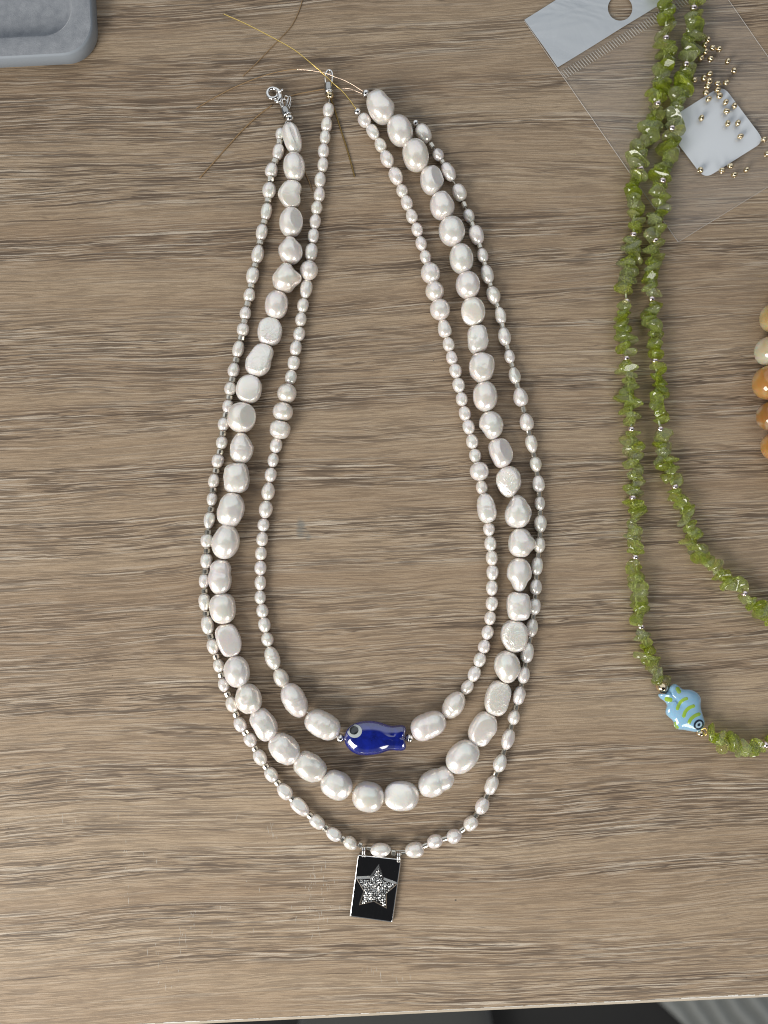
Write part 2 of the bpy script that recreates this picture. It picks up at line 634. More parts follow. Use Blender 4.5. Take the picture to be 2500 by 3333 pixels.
def pillow(name, cx, cy_, sx, sy, hgt, mat, label, cat):
    vs0, fs0 = ico(4)
    c = P(cx, cy_, FZ + hgt / 2)
    V = []
    for p in vs0:
        e = 3.2
        r = (abs(p.x) ** e + abs(p.y) ** e + abs(p.z) ** 2.0) ** (-1 / e)
        q = p * r
        q = Vector((q.x * sx / 2, q.y * sy / 2, q.z * hgt / 2))
        q *= 1 + 0.05 * hash_noise(q * 9)
        V.append(q)
    o = link(name, mesh(name, V, fs0), mat, loc=c + Vector((0, 0, 0.001)))
    return tag(o, label, cat)


pillow('cushion', 1290, 3560, 0.25, 0.34, 0.10, simple('charcoal_cloth', (0.060, 0.060, 0.055), 0.85, sheen=0.3),
       'dark charcoal cushion on the floor, just beyond the middle of the table edge', 'cushion')
pillow('stone_cushion', 1035, 3350, 0.045, 0.10, 0.05, simple('grey_cloth', (0.17, 0.18, 0.19), 0.85),
       'small pale grey cushion on the floor beside the charcoal one', 'cushion')


# ---------------------------------------------------------------- pearls
def pearl(parent, x, y, wd, ln, ang, sup=2.0, taper=0.0, mods=None, kind='s', seed=0, hf=0.94, sub=3, mat=None, name='pearl', z=None, label=None):
    """wd across, ln along the strand in photo pixels; ang: + leans its lower end to the right"""
    hz = wd * hf * PX
    zc = hz / 2 if z is None else z
    k = (H - zc) / H * PX
    a, b_, c = wd / 2 * k, ln / 2 * k, hz / 2
    vs0, fs0 = ico(sub)
    sd = Vector((seed * 1.37 + 0.3, seed * 2.11, seed * 0.77))
    lump = {'s': 0.012, 'r': 0.03, 'l': 0.085, 'f': 0.03, 'g': 0.02, 'w': 0.05, 'e': 0.02, 'p': 0.05}.get(kind, 0.03)
    lump *= 1.0 if sub > 3 else 1.1
    ca, sa = math.cos(R(ang)), math.sin(R(ang))
    rr = random.Random(seed * 13 + 5)
    grooves = [(rr.uniform(-0.5, 0.5), rr.uniform(0.03, 0.07), rr.uniform(0.02, 0.045)) for _ in range(rr.randint(2, 4))] if kind == 'g' else []
    if kind == 'p': grooves = [(0.32, 0.16, 0.10)]
    tilt = Vector((rr.uniform(-.35, .35), rr.uniform(-.3, .3), 1)).normalized()
    V = []
    for d in vs0:
        r = (abs(d.x / a) ** sup + abs(d.y / b_) ** sup + abs(d.z / c) ** sup) ** (-1 / sup) if sup != 2 else 1 / math.sqrt((d.x / a) ** 2 + (d.y / b_) ** 2 + (d.z / c) ** 2)
        q = d * r
        f = 1 + lump * (hash_noise(d * 1.25 + sd) + 0.45 * hash_noise(d * 2.9 + sd))
        yy = q.y / b_
        for (g0, gw, ga) in grooves:
            f -= ga * math.exp(-((yy - g0 + 0.12 * d.x) / gw) ** 2)
        q = q * f
        q.x *= 1 - taper * yy            # taper > 0: wide lower end
        q.z *= 1 - 0.5 * taper * yy
        if kind in ('f', 'w'):           # a flattened face
            h = q.dot(tilt) / c
            if h > 0.62: q -= tilt * ((h - 0.62) * 0.72 * c)
        if kind == 'e':                  # a facet cut across one shoulder
            n_ = Vector((0.55, 0.15, 0.82)).normalized()
            h = q.dot(n_) / c
            if h > 0.80: q -= n_ * ((h - 0.80) * 0.9 * c)
        if kind == 'd':                  # a fold along the bead
            q.z -= c * 0.42 * math.exp(-((q.x / a - 0.28 + 0.15 * yy) / 0.15) ** 2) * max(0, d.z)
        # rotate into the photo's directions
        X = q.x * ca - q.y * -sa * 1
        Y = q.y * ca - q.x * sa
        X, Y = q.x * ca - q.y * sa, q.x * sa + q.y * ca
        if mods:
            az = math.degrees(math.atan2(Y, X)) % 360 / 45
            i = int(az) % 8
            t = az - int(az)
            t = t * t * (3 - 2 * t)
            mf = mods[i] * (1 - t) + mods[(i + 1) % 8] * t
            hw = 1 - abs(d.z) ** 3 * 0.6
            mf = 1 + (mf - 1) * hw
            X *= mf
            Y *= mf
        V.append(Vector((X, Y, q.z)))
    lo = min(v.z for v in V)
    me = mesh(name, V, fs0)
    p = P(x, y, zc)
    if z is None: p.z = -lo + 0.00002
    return link(name, me, mat or M_pearl, parent, p, label=label)


def tangents(pts):
    out = []
    for i in range(len(pts)):
        a, b = pts[max(0, i - 1)], pts[min(len(pts) - 1, i + 1)]
        dx, dy = b[0] - a[0], b[1] - a[1]
        if dy < 0: dx, dy = -dx, -dy
        out.append(math.degrees(math.atan2(dx, dy)))
    return out


def thread(parent, pts, mat, r=1.6, name='thread'):
    ps = catmull([P(x, y, z) for x, y, z in pts], 3)
    vs, fs = tube(ps, r * PX, 6, base=origin(parent))
    o = link(name, mesh(name, vs, fs), mat, parent, origin(parent))
    return o


_bead = {}


def round_bead(parent, x, y, r, mat, z=None, rot=None, name='crimp_bead', hole=0.30, loc=None, squash=0.9):
    """a small round metal bead with a hole through it"""
    key = (round(r, 1), mat.name, squash)
    if key not in _bead:
        prof, n = [], 9
        rad = r * PX
        h = hole * rad
        for i in range(n + 1):
            t = -1 + 2 * i / n
            al = math.asin(t * 0.94)
            prof.append((max(h, rad * math.cos(al)), rad * squash * math.sin(al)))
        prof = [(h, prof[0][1])] + prof + [(h, prof[-1][1]), (h, prof[0][1])]
        me = mesh(name, *lathe(prof, 20))
        me.materials.append(mat)
        _bead[key] = me
    z = r * PX if z is None else z
    o = link(name, _bead[key], None, parent, P(x, y, z) if loc is None else loc)
    if rot is not None: o.rotation_euler = rot
    return o


_seed = {}


def seed_bead(parent, x, y, wd, ln, ang, z):
    key = (round(wd), round(ln / 3))
    if key not in _seed:
        a, l, hl = wd / 2 * PX, ln / 2 * PX, 3.0 * PX
        prof = [(hl, -l), (a * .8, -l), (a, -l * .72), (a, l * .72), (a * .8, l), (hl, l), (hl, -l)]
        me = mesh('seed_bead', *lathe(prof, 12), smooth=False)
        me.materials.append(M_seed)
        _seed[key] = me
    o = link('seed_bead', _seed[key], None, parent, P(x, y, z))
    o.rotation_euler.z = R(ang)
    return o


STR_A = [(912,437,32,42),(906,495,38,52),(884,554,42,46),(876,620,47,54),(867,689,38,60),(852,756,40,56),(839,827,42,64),(822,898,42,56),
(812,960,40,48),(799,1019,39,45),(791,1073,41,42),(776,1136,40,58),(761,1204,41,50),(750,1265,42,46),(742,1323,38,46),(728,1381,40,46),
(722,1441,40,45),(709,1501,41,44),(696,1564,38,48),(690,1625,36,46),(681,1695,38,58),(673.5,1761,42,44),(672,1826,40,50),(665,1891,36,48),
(666,1960,40,57),(675.5,2034,42,60),(693,2104,41,53),(712,2166,38,46),(728,2228.5,38,48),(755.5,2292,42,54),(781.5,2357.5,42,52),
(815,2409,42,48),(846.6,2465,44,56),(883,2521,43,53),(926.5,2575.5,46,60),(977,2626,45,72),(1033,2675,42,54),(1086,2715,42,56),(1140.6,2744,42,50),
(1239,2766,46,67),(1349.5,2766,50,60),(1416,2738,46,52),(1478.6,2721,48,50),(1532,2680,44,50),(1569.5,2623,46,56),(1600,2555,42,64),
(1628,2483,44,60),(1653.6,2406,44,70),(1672.6,2333,41,50),(1690,2263,43,64),(1704,2196,42,55),(1716,2123.6,44,65),(1731,2044,42,62),
(1740.5,1974,40,53),(1744,1910,42,52),(1748,1842,40,58),(1756,1774,40,52),(1759,1705,44,56),(1757,1639,36,47),(1753,1574,41,53),
(1744,1512,40,50),(1730,1445,41,60),(1714,1373,48,58),(1694,1292,50,62),(1675,1222,40,56),(1658.5,1160,36,46),(1642,1095,44,60),
(1629,1026,36,56),(1606,960,47,60),(1586,893,44,62),(1571,831,38,50),(1551,765,49,62),(1527,704,37,48),(1495,626.5,46,55),(1460,560,44,66),
(1427,505,38,42),(1379,435,48,62)]
STR_C = [(1069,360,38,48),(1063.5,405,37,47),(1058,448,36,45),(1053,492,38,46),(1051,537.5,36,47),(1042,586,38,50),(1040,633,38,50),
(1031,677,39,46),(1026,722,38,48),(1020,769,37,48),(1013,822,42,58),(1005.6,880,61,62),(996.7,940.5,41,64),(986,995,38,47),(979.5,1039,38,47),
(974,1087.6,40,46),(963,1133,39,50),(956,1182,41,44),(947,1228,39,48),(934,1280,64,60),(921,1340,68,59),(911.6,1398.5,68,56),(899,1449,41,50),
(889,1498,37,47),(881,1546,40,47),(873,1599.5,45,60),(865,1658.5,47,58),(857.5,1709,40,42),(853.6,1754.5,39,46),(849.5,1801,39,45),
(848,1848,40,46),(847.6,1896.5,39,50),(847,1944,38,46),(854,1987.6,40,45),(861,2034,41,49),(870.5,2081,41,46),(887,2142,50,76),(915,2206,50,64),
(959,2279,78,114),(1050,2358.5,84,116),
(1395,2361,84,114),(1476.5,2295,68,92),(1521,2236.6,40,52),(1543.5,2193.5,42,52),(1561.6,2147.7,41,48),(1576,2103.6,41,44),(1587,2059,41,48),
(1595.4,2011.5,39,46),(1600.7,1965,41,46),(1601,1913.5,39,50),(1603,1864,40,50),(1600.7,1816,40,50),(1596,1769,40,48),(1591.5,1723,39,44),
(1583,1654,62,92),(1568,1585.6,39,48),(1560,1534,63,58),(1547,1484,40,46),(1536.7,1437,41,48),(1525.4,1390,40,48),(1513,1346,40,47),
(1503,1299.5,40,45),(1493,1254.5,41,47),(1483,1208,41,47),(1470.4,1164.5,38,44),(1460,1120.6,39,46),(1446,1068,44,61),(1432,1007.5,66,66),
(1415,948,62,64),(1401,889,63,65),(1385.6,838,38,48),(1371,793,38,48),(1358,747.6,38,45),(1340,703.7,38,46),(1324,660,39,50),(1309,622,39,43),
(1289,574,46,60),(1260,518,44,60),(1238.6,472.4,38,46),(1214,430,38,52),(1187,392.6,42,46)]
# x, y, across, along, lean, kind, squareness, modifiers E NE N NW W SW S SE
STR_B = [(951,449.5,58,102,16,'d',2.2,0),(957.5,543.6,70,94,3,'s',2.1,0),(944.7,633,76,88,-6,'f',2.3,(.82,1.08,1,.9,1.02,.9,1,1.02)),
(947.7,723.5,76,96,-4,'e',2.1,0),(944.8,814,76,88,4,'l',2.2,(1,.86,.96,.80,1,1.04,1,1.05)),(932,905.6,84,94,-8,'l',2.1,(1.16,.82,.98,.88,1.02,1.03,.98,.86)),
(900,992,74,92,-8,'s',2.2,0),(878,1079,78,90,-6,'w',2.4,0),(846.5,1173.5,84,108,-22,'w',2.2,(.84,1.06,1,.92,1.04,1.04,.98,.96)),
(811,1266,82,92,-10,'f',2.2,0),(787,1359,90,98,-12,'e',2.2,0),(785,1458,76,100,2,'g',2.2,(1.06,.9,1,.86,.92,1.02,1,1)),
(769,1556,80,96,2,'l',2.9,0),(752,1660,82,108,-10,'l',2.4,0),(734,1763,88,112,-8,'r',2.1,(1.02,1,1,.9,.98,1,1,1)),
(717,1878,72,112,0,'p',2.6,0),(725,1980,82,98,4,'s',2.6,(1,1,.98,1,1,.95,1,1)),(743,2084,78,108,12,'f',2.5,(1.05,.96,1,1.04,.92,.86,.98,1.05)),
(771,2186,82,102,10,'r',2.1,0),(808.6,2274,84,96,8,'l',2.2,0),(859,2356.5,74,102,30,'l',2.5,0),(924.7,2436,86,104,42,'l',2.3,0),
(1008.6,2496,86,108,58,'l',2.3,0),(1095,2554,86,104,65,'l',2.3,0),(1198.5,2593.6,92,102,80,'s',2.3,0),(1307,2590.5,92,112,90,'f',2.3,0),
(1419.5,2544,80,124,-64,'p',2.4,0),(1505.8,2463,90,118,-46,'r',2.2,0),(1571.4,2372.8,86,114,-24,'f',2.2,(1,1.02,1,.95,1,1,1,.88)),
(1619.5,2272,80,114,-14,'w',2.4,0),(1651,2170.6,84,104,8,'s',2.1,(1,1,1,1,1,.94,1,.9)),(1673.7,2070.6,88,104,2,'w',2.3,(1,1,1,1,1,.9,1,1)),
(1687.5,1973,76,92,0,'l',2.9,0),(1690,1871,78,112,0,'s',2.0,(1.02,1.04,1,1.04,1.02,.80,1,.80)),(1696,1767.6,82,92,4,'l',2.3,(1.14,.9,1,1,.96,.98,1,.93)),
(1685,1666,84,106,4,'l',2.2,(1.05,.86,1,.82,.97,1.02,.98,1)),(1656,1567.5,82,100,6,'w',2.1,(1,1,1,1,1,.92,1,.92)),
(1628,1474,76,98,10,'e',2.3,(1.05,1,.96,1.02,.9,.82,1,1)),(1599.4,1384,77,92,12,'g',2.1,(1,1,1,1,1,.82,1,.95)),(1579,1290,78,98,4,'r',2.1,0),
(1567,1196.4,81,96,0,'l',2.2,(1,1.02,1,1,.97,.93,1,1)),(1554.3,1104,65,92,3,'l',2.6,0),(1540,1013.5,78,92,8,'f',2.2,0),(1523,928,78,88,4,'s',2.1,0),
(1502,842.3,76,98,8,'s',2.1,0),(1470.7,752,84,96,8,'r',2.1,0),(1439.4,670,78,90,10,'r',2.2,(1,.9,1,1,1,1,1,1)),(1405.3,587.5,74,92,4,'e',2.3,(1.03,1,1,1,1,.95,1,.9)),
(1353,505.6,82,104,14,'r',2.2,0),(1302,426,80,100,20,'s',2.1,0),(1239,348,82,108,28,'l',2.3,(1,.9,1,.96,1,1,1,1))]

# --- strand A: rice pearls with seed beads between
SA = empty('outer_pearl_strand', P(1205, 2740, 0), 'outermost strand of small rice pearls with silver seed beads between, carrying the star pendant', 'pearl strand', 'pearl necklace strands')
tA = tangents(STR_A)
tA[39] = 92; tA[38] = 50; tA[40] = -84
for i, (x, y, wd, ln) in enumerate(STR_A):
    ang = tA[i]
    wd, ln = wd * 0.96, ln * 1.06
    rr = random.Random(i * 3 + 1)
    kd = rr.choice('ssssggle')
    tp = rr.uniform(-0.14, 0.14)
    if i in (63, 62): tp = 0.2
    if i in (67, 2): tp = 0.15
    if i in (20,): tp = -0.22
    pearl(SA, x, y, wd, ln, -ang if False else ang, sup=rr.choice([1.9, 2.0, 2.0, 2.3]), taper=tp, kind=kd, seed=i + 100, sub=3)
ptsA = []
for i in range(len(STR_A)):
    x, y, wd, ln = STR_A[i]
    ptsA.append((x, y, wd * .47 * PX))
thread(SA, ptsA, M_thread, 2.0)
for i in range(len(STR_A) - 1):
    if i in (38, 39): continue
    x0, y0, w0, l0 = STR_A[i]
    x1, y1, w1, l1 = STR_A[i + 1]
    dx, dy = x1 - x0, y1 - y0
    D = math.hypot(dx, dy)
    gap = D - l0 / 2 - l1 / 2
    t = (l0 / 2 + gap / 2) / D
    if gap < 6: gap = 9
    ln = min(gap + 3, 19)
    a = math.degrees(math.atan2(dx, dy))
    wd_ = 25 if i < 40 else 18
    if i == 73: t = 0.66; ln = 18; wd_ = 13
    seed_bead(SA, x0 + dx * t, y0 + dy * t, wd_, ln, a, (w0 + w1) / 4 * .94 * PX)
for (x, y, wd_, ln, a) in ((1172, 2750, 20, 14, 70), (1202, 2761, 12, 18, 80), (1281, 2774, 19, 15, 85), (1316, 2776, 10, 22, 95)):
    seed_bead(SA, x, y, wd_, ln, a, 22 * PX)
round_bead(SA, 1352.6, 402, 12.5, M_silver, z=14 * PX, rot=(0, 0, R(40)))

# --- strand B: baroque pearls and the lobster clasp
SB = empty('baroque_pearl_strand', P(1205, 2590, 0), 'middle strand of large lumpy baroque pearls ending in a silver lobster clasp', 'pearl strand', 'pearl necklace strands')
for i, (x, y, wd, ln, ang, kd, sup, mods) in enumerate(STR_B):
    pearl(SB, x, y, wd * 1.02, ln * 1.02, ang, sup=sup, mods=mods or None, kind=kd, seed=i + 3, sub=4, hf=0.80 if kd in 'fwe' else 0.9,
          mat=M_pearl_r if kd in 'w' else M_pearl)
thread(SB, [(942, 386, 20 * PX)] + [(x, y, wd * .42 * PX) for (x, y, wd, ln, *_r) in STR_B] + [(1191, 305, 16 * PX)], M_thread, 2.0)
round_bead(SB, 1191, 305, 13.5, M_silver, z=22 * PX, rot=(0, 0, R(50)))


def wire(parent, pts, r, mat, name='wire', n=8, sides=6):
    ps = catmull([P(x, y, z * PX) for x, y, z in pts], n)
    base = origin(parent) if parent else Vector((0, 0, 0))
    vs, fs = tube(ps, r * PX, sides, base=base)
    return link(name, mesh(name, vs, fs), mat, parent, base)


# clasp: hook ring, body, lever, loops of wire, barrel, ball
clasp = link('lobster_clasp', mesh('lobster_clasp', *join([
    tube([P(888 + 17.5 * math.cos(q) , 304 + 16.5 * math.sin(q), 16 * PX) - P(900, 300, 0) for q in [2 * math.pi * k / 28 for k in range(28)]], 6.0 * PX, 10, True),
    tube([p - P(900, 300, 0) for p in catmull([P(897, 288, 16 * PX), P(906, 296, 17 * PX), P(911, 308, 18 * PX), P(912, 320, 19 * PX), P(905, 331, 18 * PX), P(893, 327, 17 * PX)], 5)],
         [x * PX for x in [5, 5.5, 6, 6.5, 7, 7.5, 8, 8.3, 8.6, 8.8, 9, 9, 9, 8.8, 8.6, 8.4, 8.2, 8, 7.5, 7, 6.5, 6, 5.5, 5, 4.5, 4]], 12)])),
    M_silver, SB, P(900, 300, 0))
wire(SB, [(906, 299, 26), (914, 296, 30), (921, 291, 32)], 3.2, M_silver, 'clasp_lever')
lp = []
for (pp, r) in (([(909, 316, 14), (914, 330, 26), (921, 350, 20)], 2.0), ([(903, 318, 12), (910, 334, 18), (919, 353, 18)], 2.2), ([(917, 318, 20), (920, 332, 24), (924, 352, 20)], 2.0),
                ([(924, 322, 14), (930, 312, 26), (938, 318, 24), (936, 334, 24), (930, 353, 20)], 2.0), ([(932, 330, 22), (942, 314, 18), (947, 320, 16), (942, 338, 20), (936, 355, 20)], 2.0),
                ([(919, 326, 28), (927, 322, 30), (932, 334, 26), (928, 352, 20)], 1.8), ([(944, 326, 12), (947, 334, 12), (941, 356, 16)], 1.8)):
    lp.append(tube([p - origin(SB) for p in catmull([P(x, y, z * PX) for x, y, z in pp], 5)], r * PX, 6))
link('wire_loops', mesh('wire_loops', *join(lp)), M_silver, SB, origin(SB))


def barrel(parent, x, y, wd, ln, ang, z, mat, name):
    a, l = wd / 2 * PX, ln / 2 * PX
    prof = [(a * .5, -l), (a * .86, -l), (a, -l * .88), (a, -l * .1), (a * 1.0, l * .88), (a * .86, l), (a * .5, l)]
    o = link(name, mesh(name, *lathe(prof, 24)), mat, parent, P(x, y, z * PX))
    o.rotation_euler.z = R(ang)
    for p_ in o.data.polygons: p_.use_smooth = True
    return o


barrel(SB, 931, 366, 31, 28, 22, 20, M_steel, 'clasp_barrel')
barrel(SB, 937, 376, 33, 5, 22, 20, M_silver, 'barrel_rim')
round_bead(SB, 943, 386, 14, M_silver, z=20 * PX, rot=(0, 0, R(20)), name='end_bead')
wire(SB, [(934, 391, 20), (930, 400, 18), (925, 410, 16)], 2.2, M_silver, 'clasp_wire')
wire(SB, [(940, 396, 20), (934, 404, 18), (928, 414, 15)], 2.0, M_silver, 'clasp_wire')
wire(SB, [(1185, 299, 22), (1150, 277, 26), (1120, 261, 28), (1092, 251, 30), (1065, 240, 30), (1035, 233, 26), (1000, 228, 20), (965, 226, 16)], 1.3, M_rosewire, 'wire_tail')
wire(SB, [(967, 226, 16), (930, 229, 12), (880, 240, 8), (820, 260, 5), (750, 290, 3), (690, 322, 2), (640, 352, 2)], 1.7, M_brownwire, 'wire_tail')  # same rose wire continued; its lack of light is put into the brown
wire(SB, [(1184, 307, 22), (1160, 297, 20), (1138, 289, 16), (1115, 288, 12)], 1.3, M_rosewire, 'wire_tail')

# --- strand C: small pearls, blue fish, loop connector
SCN = empty('inner_pearl_strand', P(1222, 2400, 0), 'innermost strand of small pearls with a cobalt blue fish bead and silver loop end', 'pearl strand', 'pearl necklace strands')
tC = tangents(STR_C)
tC[39] = 62; tC[38] = 30; tC[40] = -66; tC[41] = -35
for i, (x, y, wd, ln) in enumerate(STR_C):
    rr = random.Random(i * 5 + 2)
    big = wd > 60 or ln > 74
    kd = 'g' if (i in (36, 38, 39, 40, 41, 54, 21, 17, 76, 77)) else rr.choice('sssssg' if not big else 's')
    tp = rr.uniform(-0.10, 0.10)
    if i == 66: tp = -0.0
    mods = None
    t_ = 0.24 if i in (66,) else tp
    if i in (11, 19, 20, 56, 67, 68, 69): t_ = 0
    pearl(SCN, x, y, wd * 0.98, ln * 1.05, tC[i], sup=2.5 if i in (21, 54, 39, 40, 17) else rr.choice([1.9, 2.0, 2.1, 2.2]), taper=t_, kind=kd, seed=i + 300, sub=4 if big else 3)
half1, half2 = STR_C[:40], STR_C[40:]
thread(SCN, [(1073, 316, 18 * PX)] + [(x, y, wd * .47 * PX) for x, y, wd, ln in half1] + [(1107, 2402, 30 * PX), (1120, 2402, 30 * PX)], M_thread, 2.0)
thread(SCN, [(1320, 2402, 30 * PX), (1333, 2402, 30 * PX)] + [(x, y, wd * .47 * PX) for x, y, wd, ln in half2] + [(1164, 365, 15 * PX)], M_thread, 2.0)
round_bead(SCN, 1107, 2402, 15, M_silver, z=30 * PX, rot=(0, 0, R(80)))
round_bead(SCN, 1333, 2402, 15, M_silver, z=30 * PX, rot=(0, 0, R(95)))
round_bead(SCN, 1164, 365, 13, M_silver, z=17 * PX, rot=(0, 0, R(30)))
barrel(SCN, 1070, 289, 29, 33, 3, 18, M_steel, 'end_barrel')
barrel(SCN, 1071.5, 300, 31, 5, 3, 18, M_silver, 'barrel_rim')
round_bead(SCN, 1073.5, 312, 13.5, M_palegold, z=18 * PX, rot=(0, 0, R(4)), name='end_bead')
wire(SCN, [(1061, 276, 18), (1059, 260, 18), (1060, 243, 18), (1066, 231, 18), (1074, 229, 18), (1081, 237, 18), (1082, 252, 18), (1080, 276, 18)], 3.4, M_silver, 'end_loop', sides=10)
wire(SCN, [(1066, 250, 22), (1068, 244, 24), (1073, 238, 24), (1078, 244, 22)], 1.8, M_silver, 'end_loop')
wire(SCN, [(1159, 355, 18), (1135, 322, 22), (1110, 293, 24), (1085, 272, 26), (1062, 250, 26), (1040, 229, 30), (1010, 204, 34), (960, 164, 34), (905, 132, 28), (850, 103, 22), (790, 73, 14), (726, 45, 6)], 1.7, M_goldwire, 'wire_tail')
wire(SCN, [(1077, 322, 16), (1087, 350, 10), (1098, 385, 6), (1112, 430, 4), (1128, 480, 3), (1142, 528, 2.5), (1154, 574, 2.5)], 2.6, simple('dull_gold_wire', (0.25, 0.165, 0.055), 0.4, metal=0.7), 'wire_tail')
wire(SCN, [(1060, 289, 8), (1020, 296, 5), (960, 308, 3), (920, 322, 2.5)], 2.0, M_brownwire, 'wire_tail')
wire(SCN, [(886, 342, 2.5), (845, 372, 2.5), (795, 418, 2.5), (745, 472, 2.5), (700, 523, 2.5), (650, 579, 2.5)], 2.2, M_brownwire, 'wire_tail')
wire(SCN, [(988, 548, 2.5), (997, 570, 2.5), (1006, 590, 2.5), (1016, 620, 2.5)], 1.8, M_brownwire, 'wire_tail')
lw = wire(None, [(989, -20, 3), (975, 30, 3), (950, 82, 3), (915, 122, 3), (880, 158, 3), (835, 205, 3), (790, 248, 3)], 1.5, M_brownwire, 'loose_wire')
tag(lw, 'thin dull brown wire lying across the table under the shiny gold one', 'wire')


# ---------------------------------------------------------------- inflated outline shapes (glass fish beads)
def inflate(outline, spine, hz, z0, rings=12, power=0.5, edge=0.75):
    """outline, spine in photo pixels; returns world verts/faces of a domed closed body"""
    o2 = [Vector((p.x, p.y)) for p in catmull([(x, y, 0) for x, y in outline], 4, True)]
    sp = [Vector(s) for s in spine]

    def near(p):
        best = None
        for i in range(len(sp) - 1):
            a, b = sp[i], sp[i + 1]
            t = max(0, min(1, (p - a).dot(b - a) / (b - a).length_squared))
            q = a + (b - a) * t
            if best is None or (p - q).length < (p - best).length: best = q
        return best
    s2 = [near(p) for p in o2]
    # smooth the spine feet
    for _ in range(6):
        s2 = [(s2[i - 1] + s2[i] * 2 + s2[(i + 1) % len(s2)]) / 4 for i in range(len(s2))]
    dmax = max((p - q).length for p, q in zip(o2, s2))
    n = len(o2)
    V, F = [], []
    levels = [R(90) * (-1 + 2 * i / (2 * rings)) for i in range(2 * rings + 1)]
    for t in levels:
        ct, st = math.cos(t) ** 0.8 if abs(math.cos(t)) > 1e-6 else 0.0, math.sin(t)
        for p, q in zip(o2, s2):
            hh = hz * ((p - q).length / dmax) ** power
            r = q + (p - q) * max(ct, 0.0)
            V.append(P(r.x, r.y, z0 + hh * (abs(st) ** edge) * (1 if st > 0 else -1)))
    for i in range(2 * rings):
        for k in range(n):
            k2 = (k + 1) % n
            F.append((i * n + k2, i * n + k, (i + 1) * n + k, (i + 1) * n + k2))
    F.append(tuple(range(n)))
    F.append(tuple(range(2 * rings * n, (2 * rings + 1) * n))[::-1])
    bm = bmesh.new()
    bv = [bm.verts.new(v) for v in V]
    for f in F:
        try: bm.faces.new([bv[i] for i in f])
        except ValueError: pass
    bmesh.ops.remove_doubles(bm, verts=bm.verts, dist=1e-6)
    bmesh.ops.triangulate(bm, faces=[f for f in bm.faces if len(f.verts) > 4])
    for _ in range(9):
        bmesh.ops.smooth_vert(bm, verts=bm.verts, factor=0.5, use_axis_x=True, use_axis_y=True, use_axis_z=True)
    bmesh.ops.recalc_face_normals(bm, faces=bm.faces)
    return bm


def decal(bvh, center_line, width, rise, closed_ring=None, cross=6):
    """a low domed patch of glaze laid on a body: strip along center_line (pixels)"""
    pts = catmull([(x, y, 0) for x, y in center_line], 6)
    n = len(pts)
    V, F = [], []
    L = [0]
    for i in range(1, n): L.append(L[-1] + (pts[i] - pts[i - 1]).length)
    for i, p in enumerate(pts):
        a, b = pts[max(0, i - 1)], pts[min(n - 1, i + 1)]
        t = (b - a).normalized()
        nr = Vector((-t.y, t.x, 0))
        e = min(L[i], L[-1] - L[i]) / (width / 2)
        wloc = width / 2 * math.sqrt(max(0, 1 - (1 - min(1, e)) ** 2)) + 0.3
        for k in range(cross + 1):
            s = -1 + 2 * k / cross
            q = p + nr * (wloc * s)
            ray0 = Vector((0, 0, H))
            tgt = P(q.x, q.y, 0)
            hit, nrm, _, _ = bvh.ray_cast(ray0, (tgt - ray0).normalized())
            if hit is None: hit, nrm = P(q.x, q.y, 0.002), Vector((0, 0, 1))
            dome = (1 - s * s) * min(1, e)
            V.append(hit + Vector((0, 0, 1)) * (rise * dome + 0.00003))
    for i in range(n - 1):
        for k in range(cross):
            a = i * (cross + 1) + k
            F.append((a, a + 1, a + cross + 2, a + cross + 1))
    return V, F


def disc(bvh, cx, cy, rx, ry, rot, rise, rings=5, n=28, inner=0.0):
    V, F = [], []
    for i in range(rings + 1):
        f = inner + (1 - inner) * i / rings
        for k in range(n):
            q = 2 * math.pi * k / n
            a, b = rx * f * math.cos(q), ry * f * math.sin(q)
            x = cx + a * math.cos(rot) - b * math.sin(rot)
            y = cy + a * math.sin(rot) + b * math.cos(rot)
            r0 = Vector((0, 0, H))
            hit, nrm, _, _ = bvh.ray_cast(r0, (P(x, y, 0) - r0).normalized())
            if hit is None: hit = P(x, y, 0.002)
            V.append(hit + Vector((0, 0, rise + 0.00004)))
    for i in range(rings):
        for k in range(n):
            k2 = (k + 1) % n
            F.append((i * n + k, (i + 1) * n + k, (i + 1) * n + k2, i * n + k2))
    if inner == 0: pass
    return V, F


def child_mesh(name, VF, mat, par):
    base = origin(par)
    vs, fs = VF
    return link(name, mesh(name, [Vector(v) - base for v in vs], fs), mat, par, base)


def crop6b(pts): return [(750 + x / 2.765, 2250 + y / 2.765) for x, y in pts]


blue = crop6b([(1022,420),(1032,372),(1065,318),(1130,278),(1200,262),(1280,262),(1350,275),(1410,298),(1460,308),(1500,303),(1545,299),(1572,310),(1584,340),(1577,372),(1573,410),(1576,450),(1587,490),(1580,522),(1550,540),(1500,538),(1450,532),(1400,545),(1350,564),(1290,577),(1220,582),(1160,577),(1100,555),(1052,512),(1028,470)])
M_blue, nt, b = new_mat('cobalt_glaze')
g = G(nt)
nt.links.new(g.mix(g.rng(g.noise(g.coord(), 260, 3, 0.6, 0.5), 0.35, 0.65), (0.006, 0.012, 0.13), (0.010, 0.022, 0.27)), b.inputs[0])
setp(b, rough=0.10, coat=1.0, coat_rough=0.03, spec=0.8, ior=1.6)
b.inputs['Coat IOR'].default_value = 1.75
bm = inflate(blue, crop6b([(1160, 418), (1300, 420), (1440, 420), (1555, 418)]), 34 * PX, 36 * PX)
zmin = min(v.co.z for v in bm.verts)
bvhf = BVHTree.FromBMesh(bm)
for v in bm.verts: v.co -= origin(SCN)
fishb = link('fish_bead', bm_mesh('fish_bead', bm), M_blue, SCN, origin(SCN))
ex, ey = crop6b([(1118, 358)])[0]
M_eye_white = simple('eye_glaze_white', (0.46, 0.49, 0.48), 0.12, coat=1.0, coat_rough=0.04)
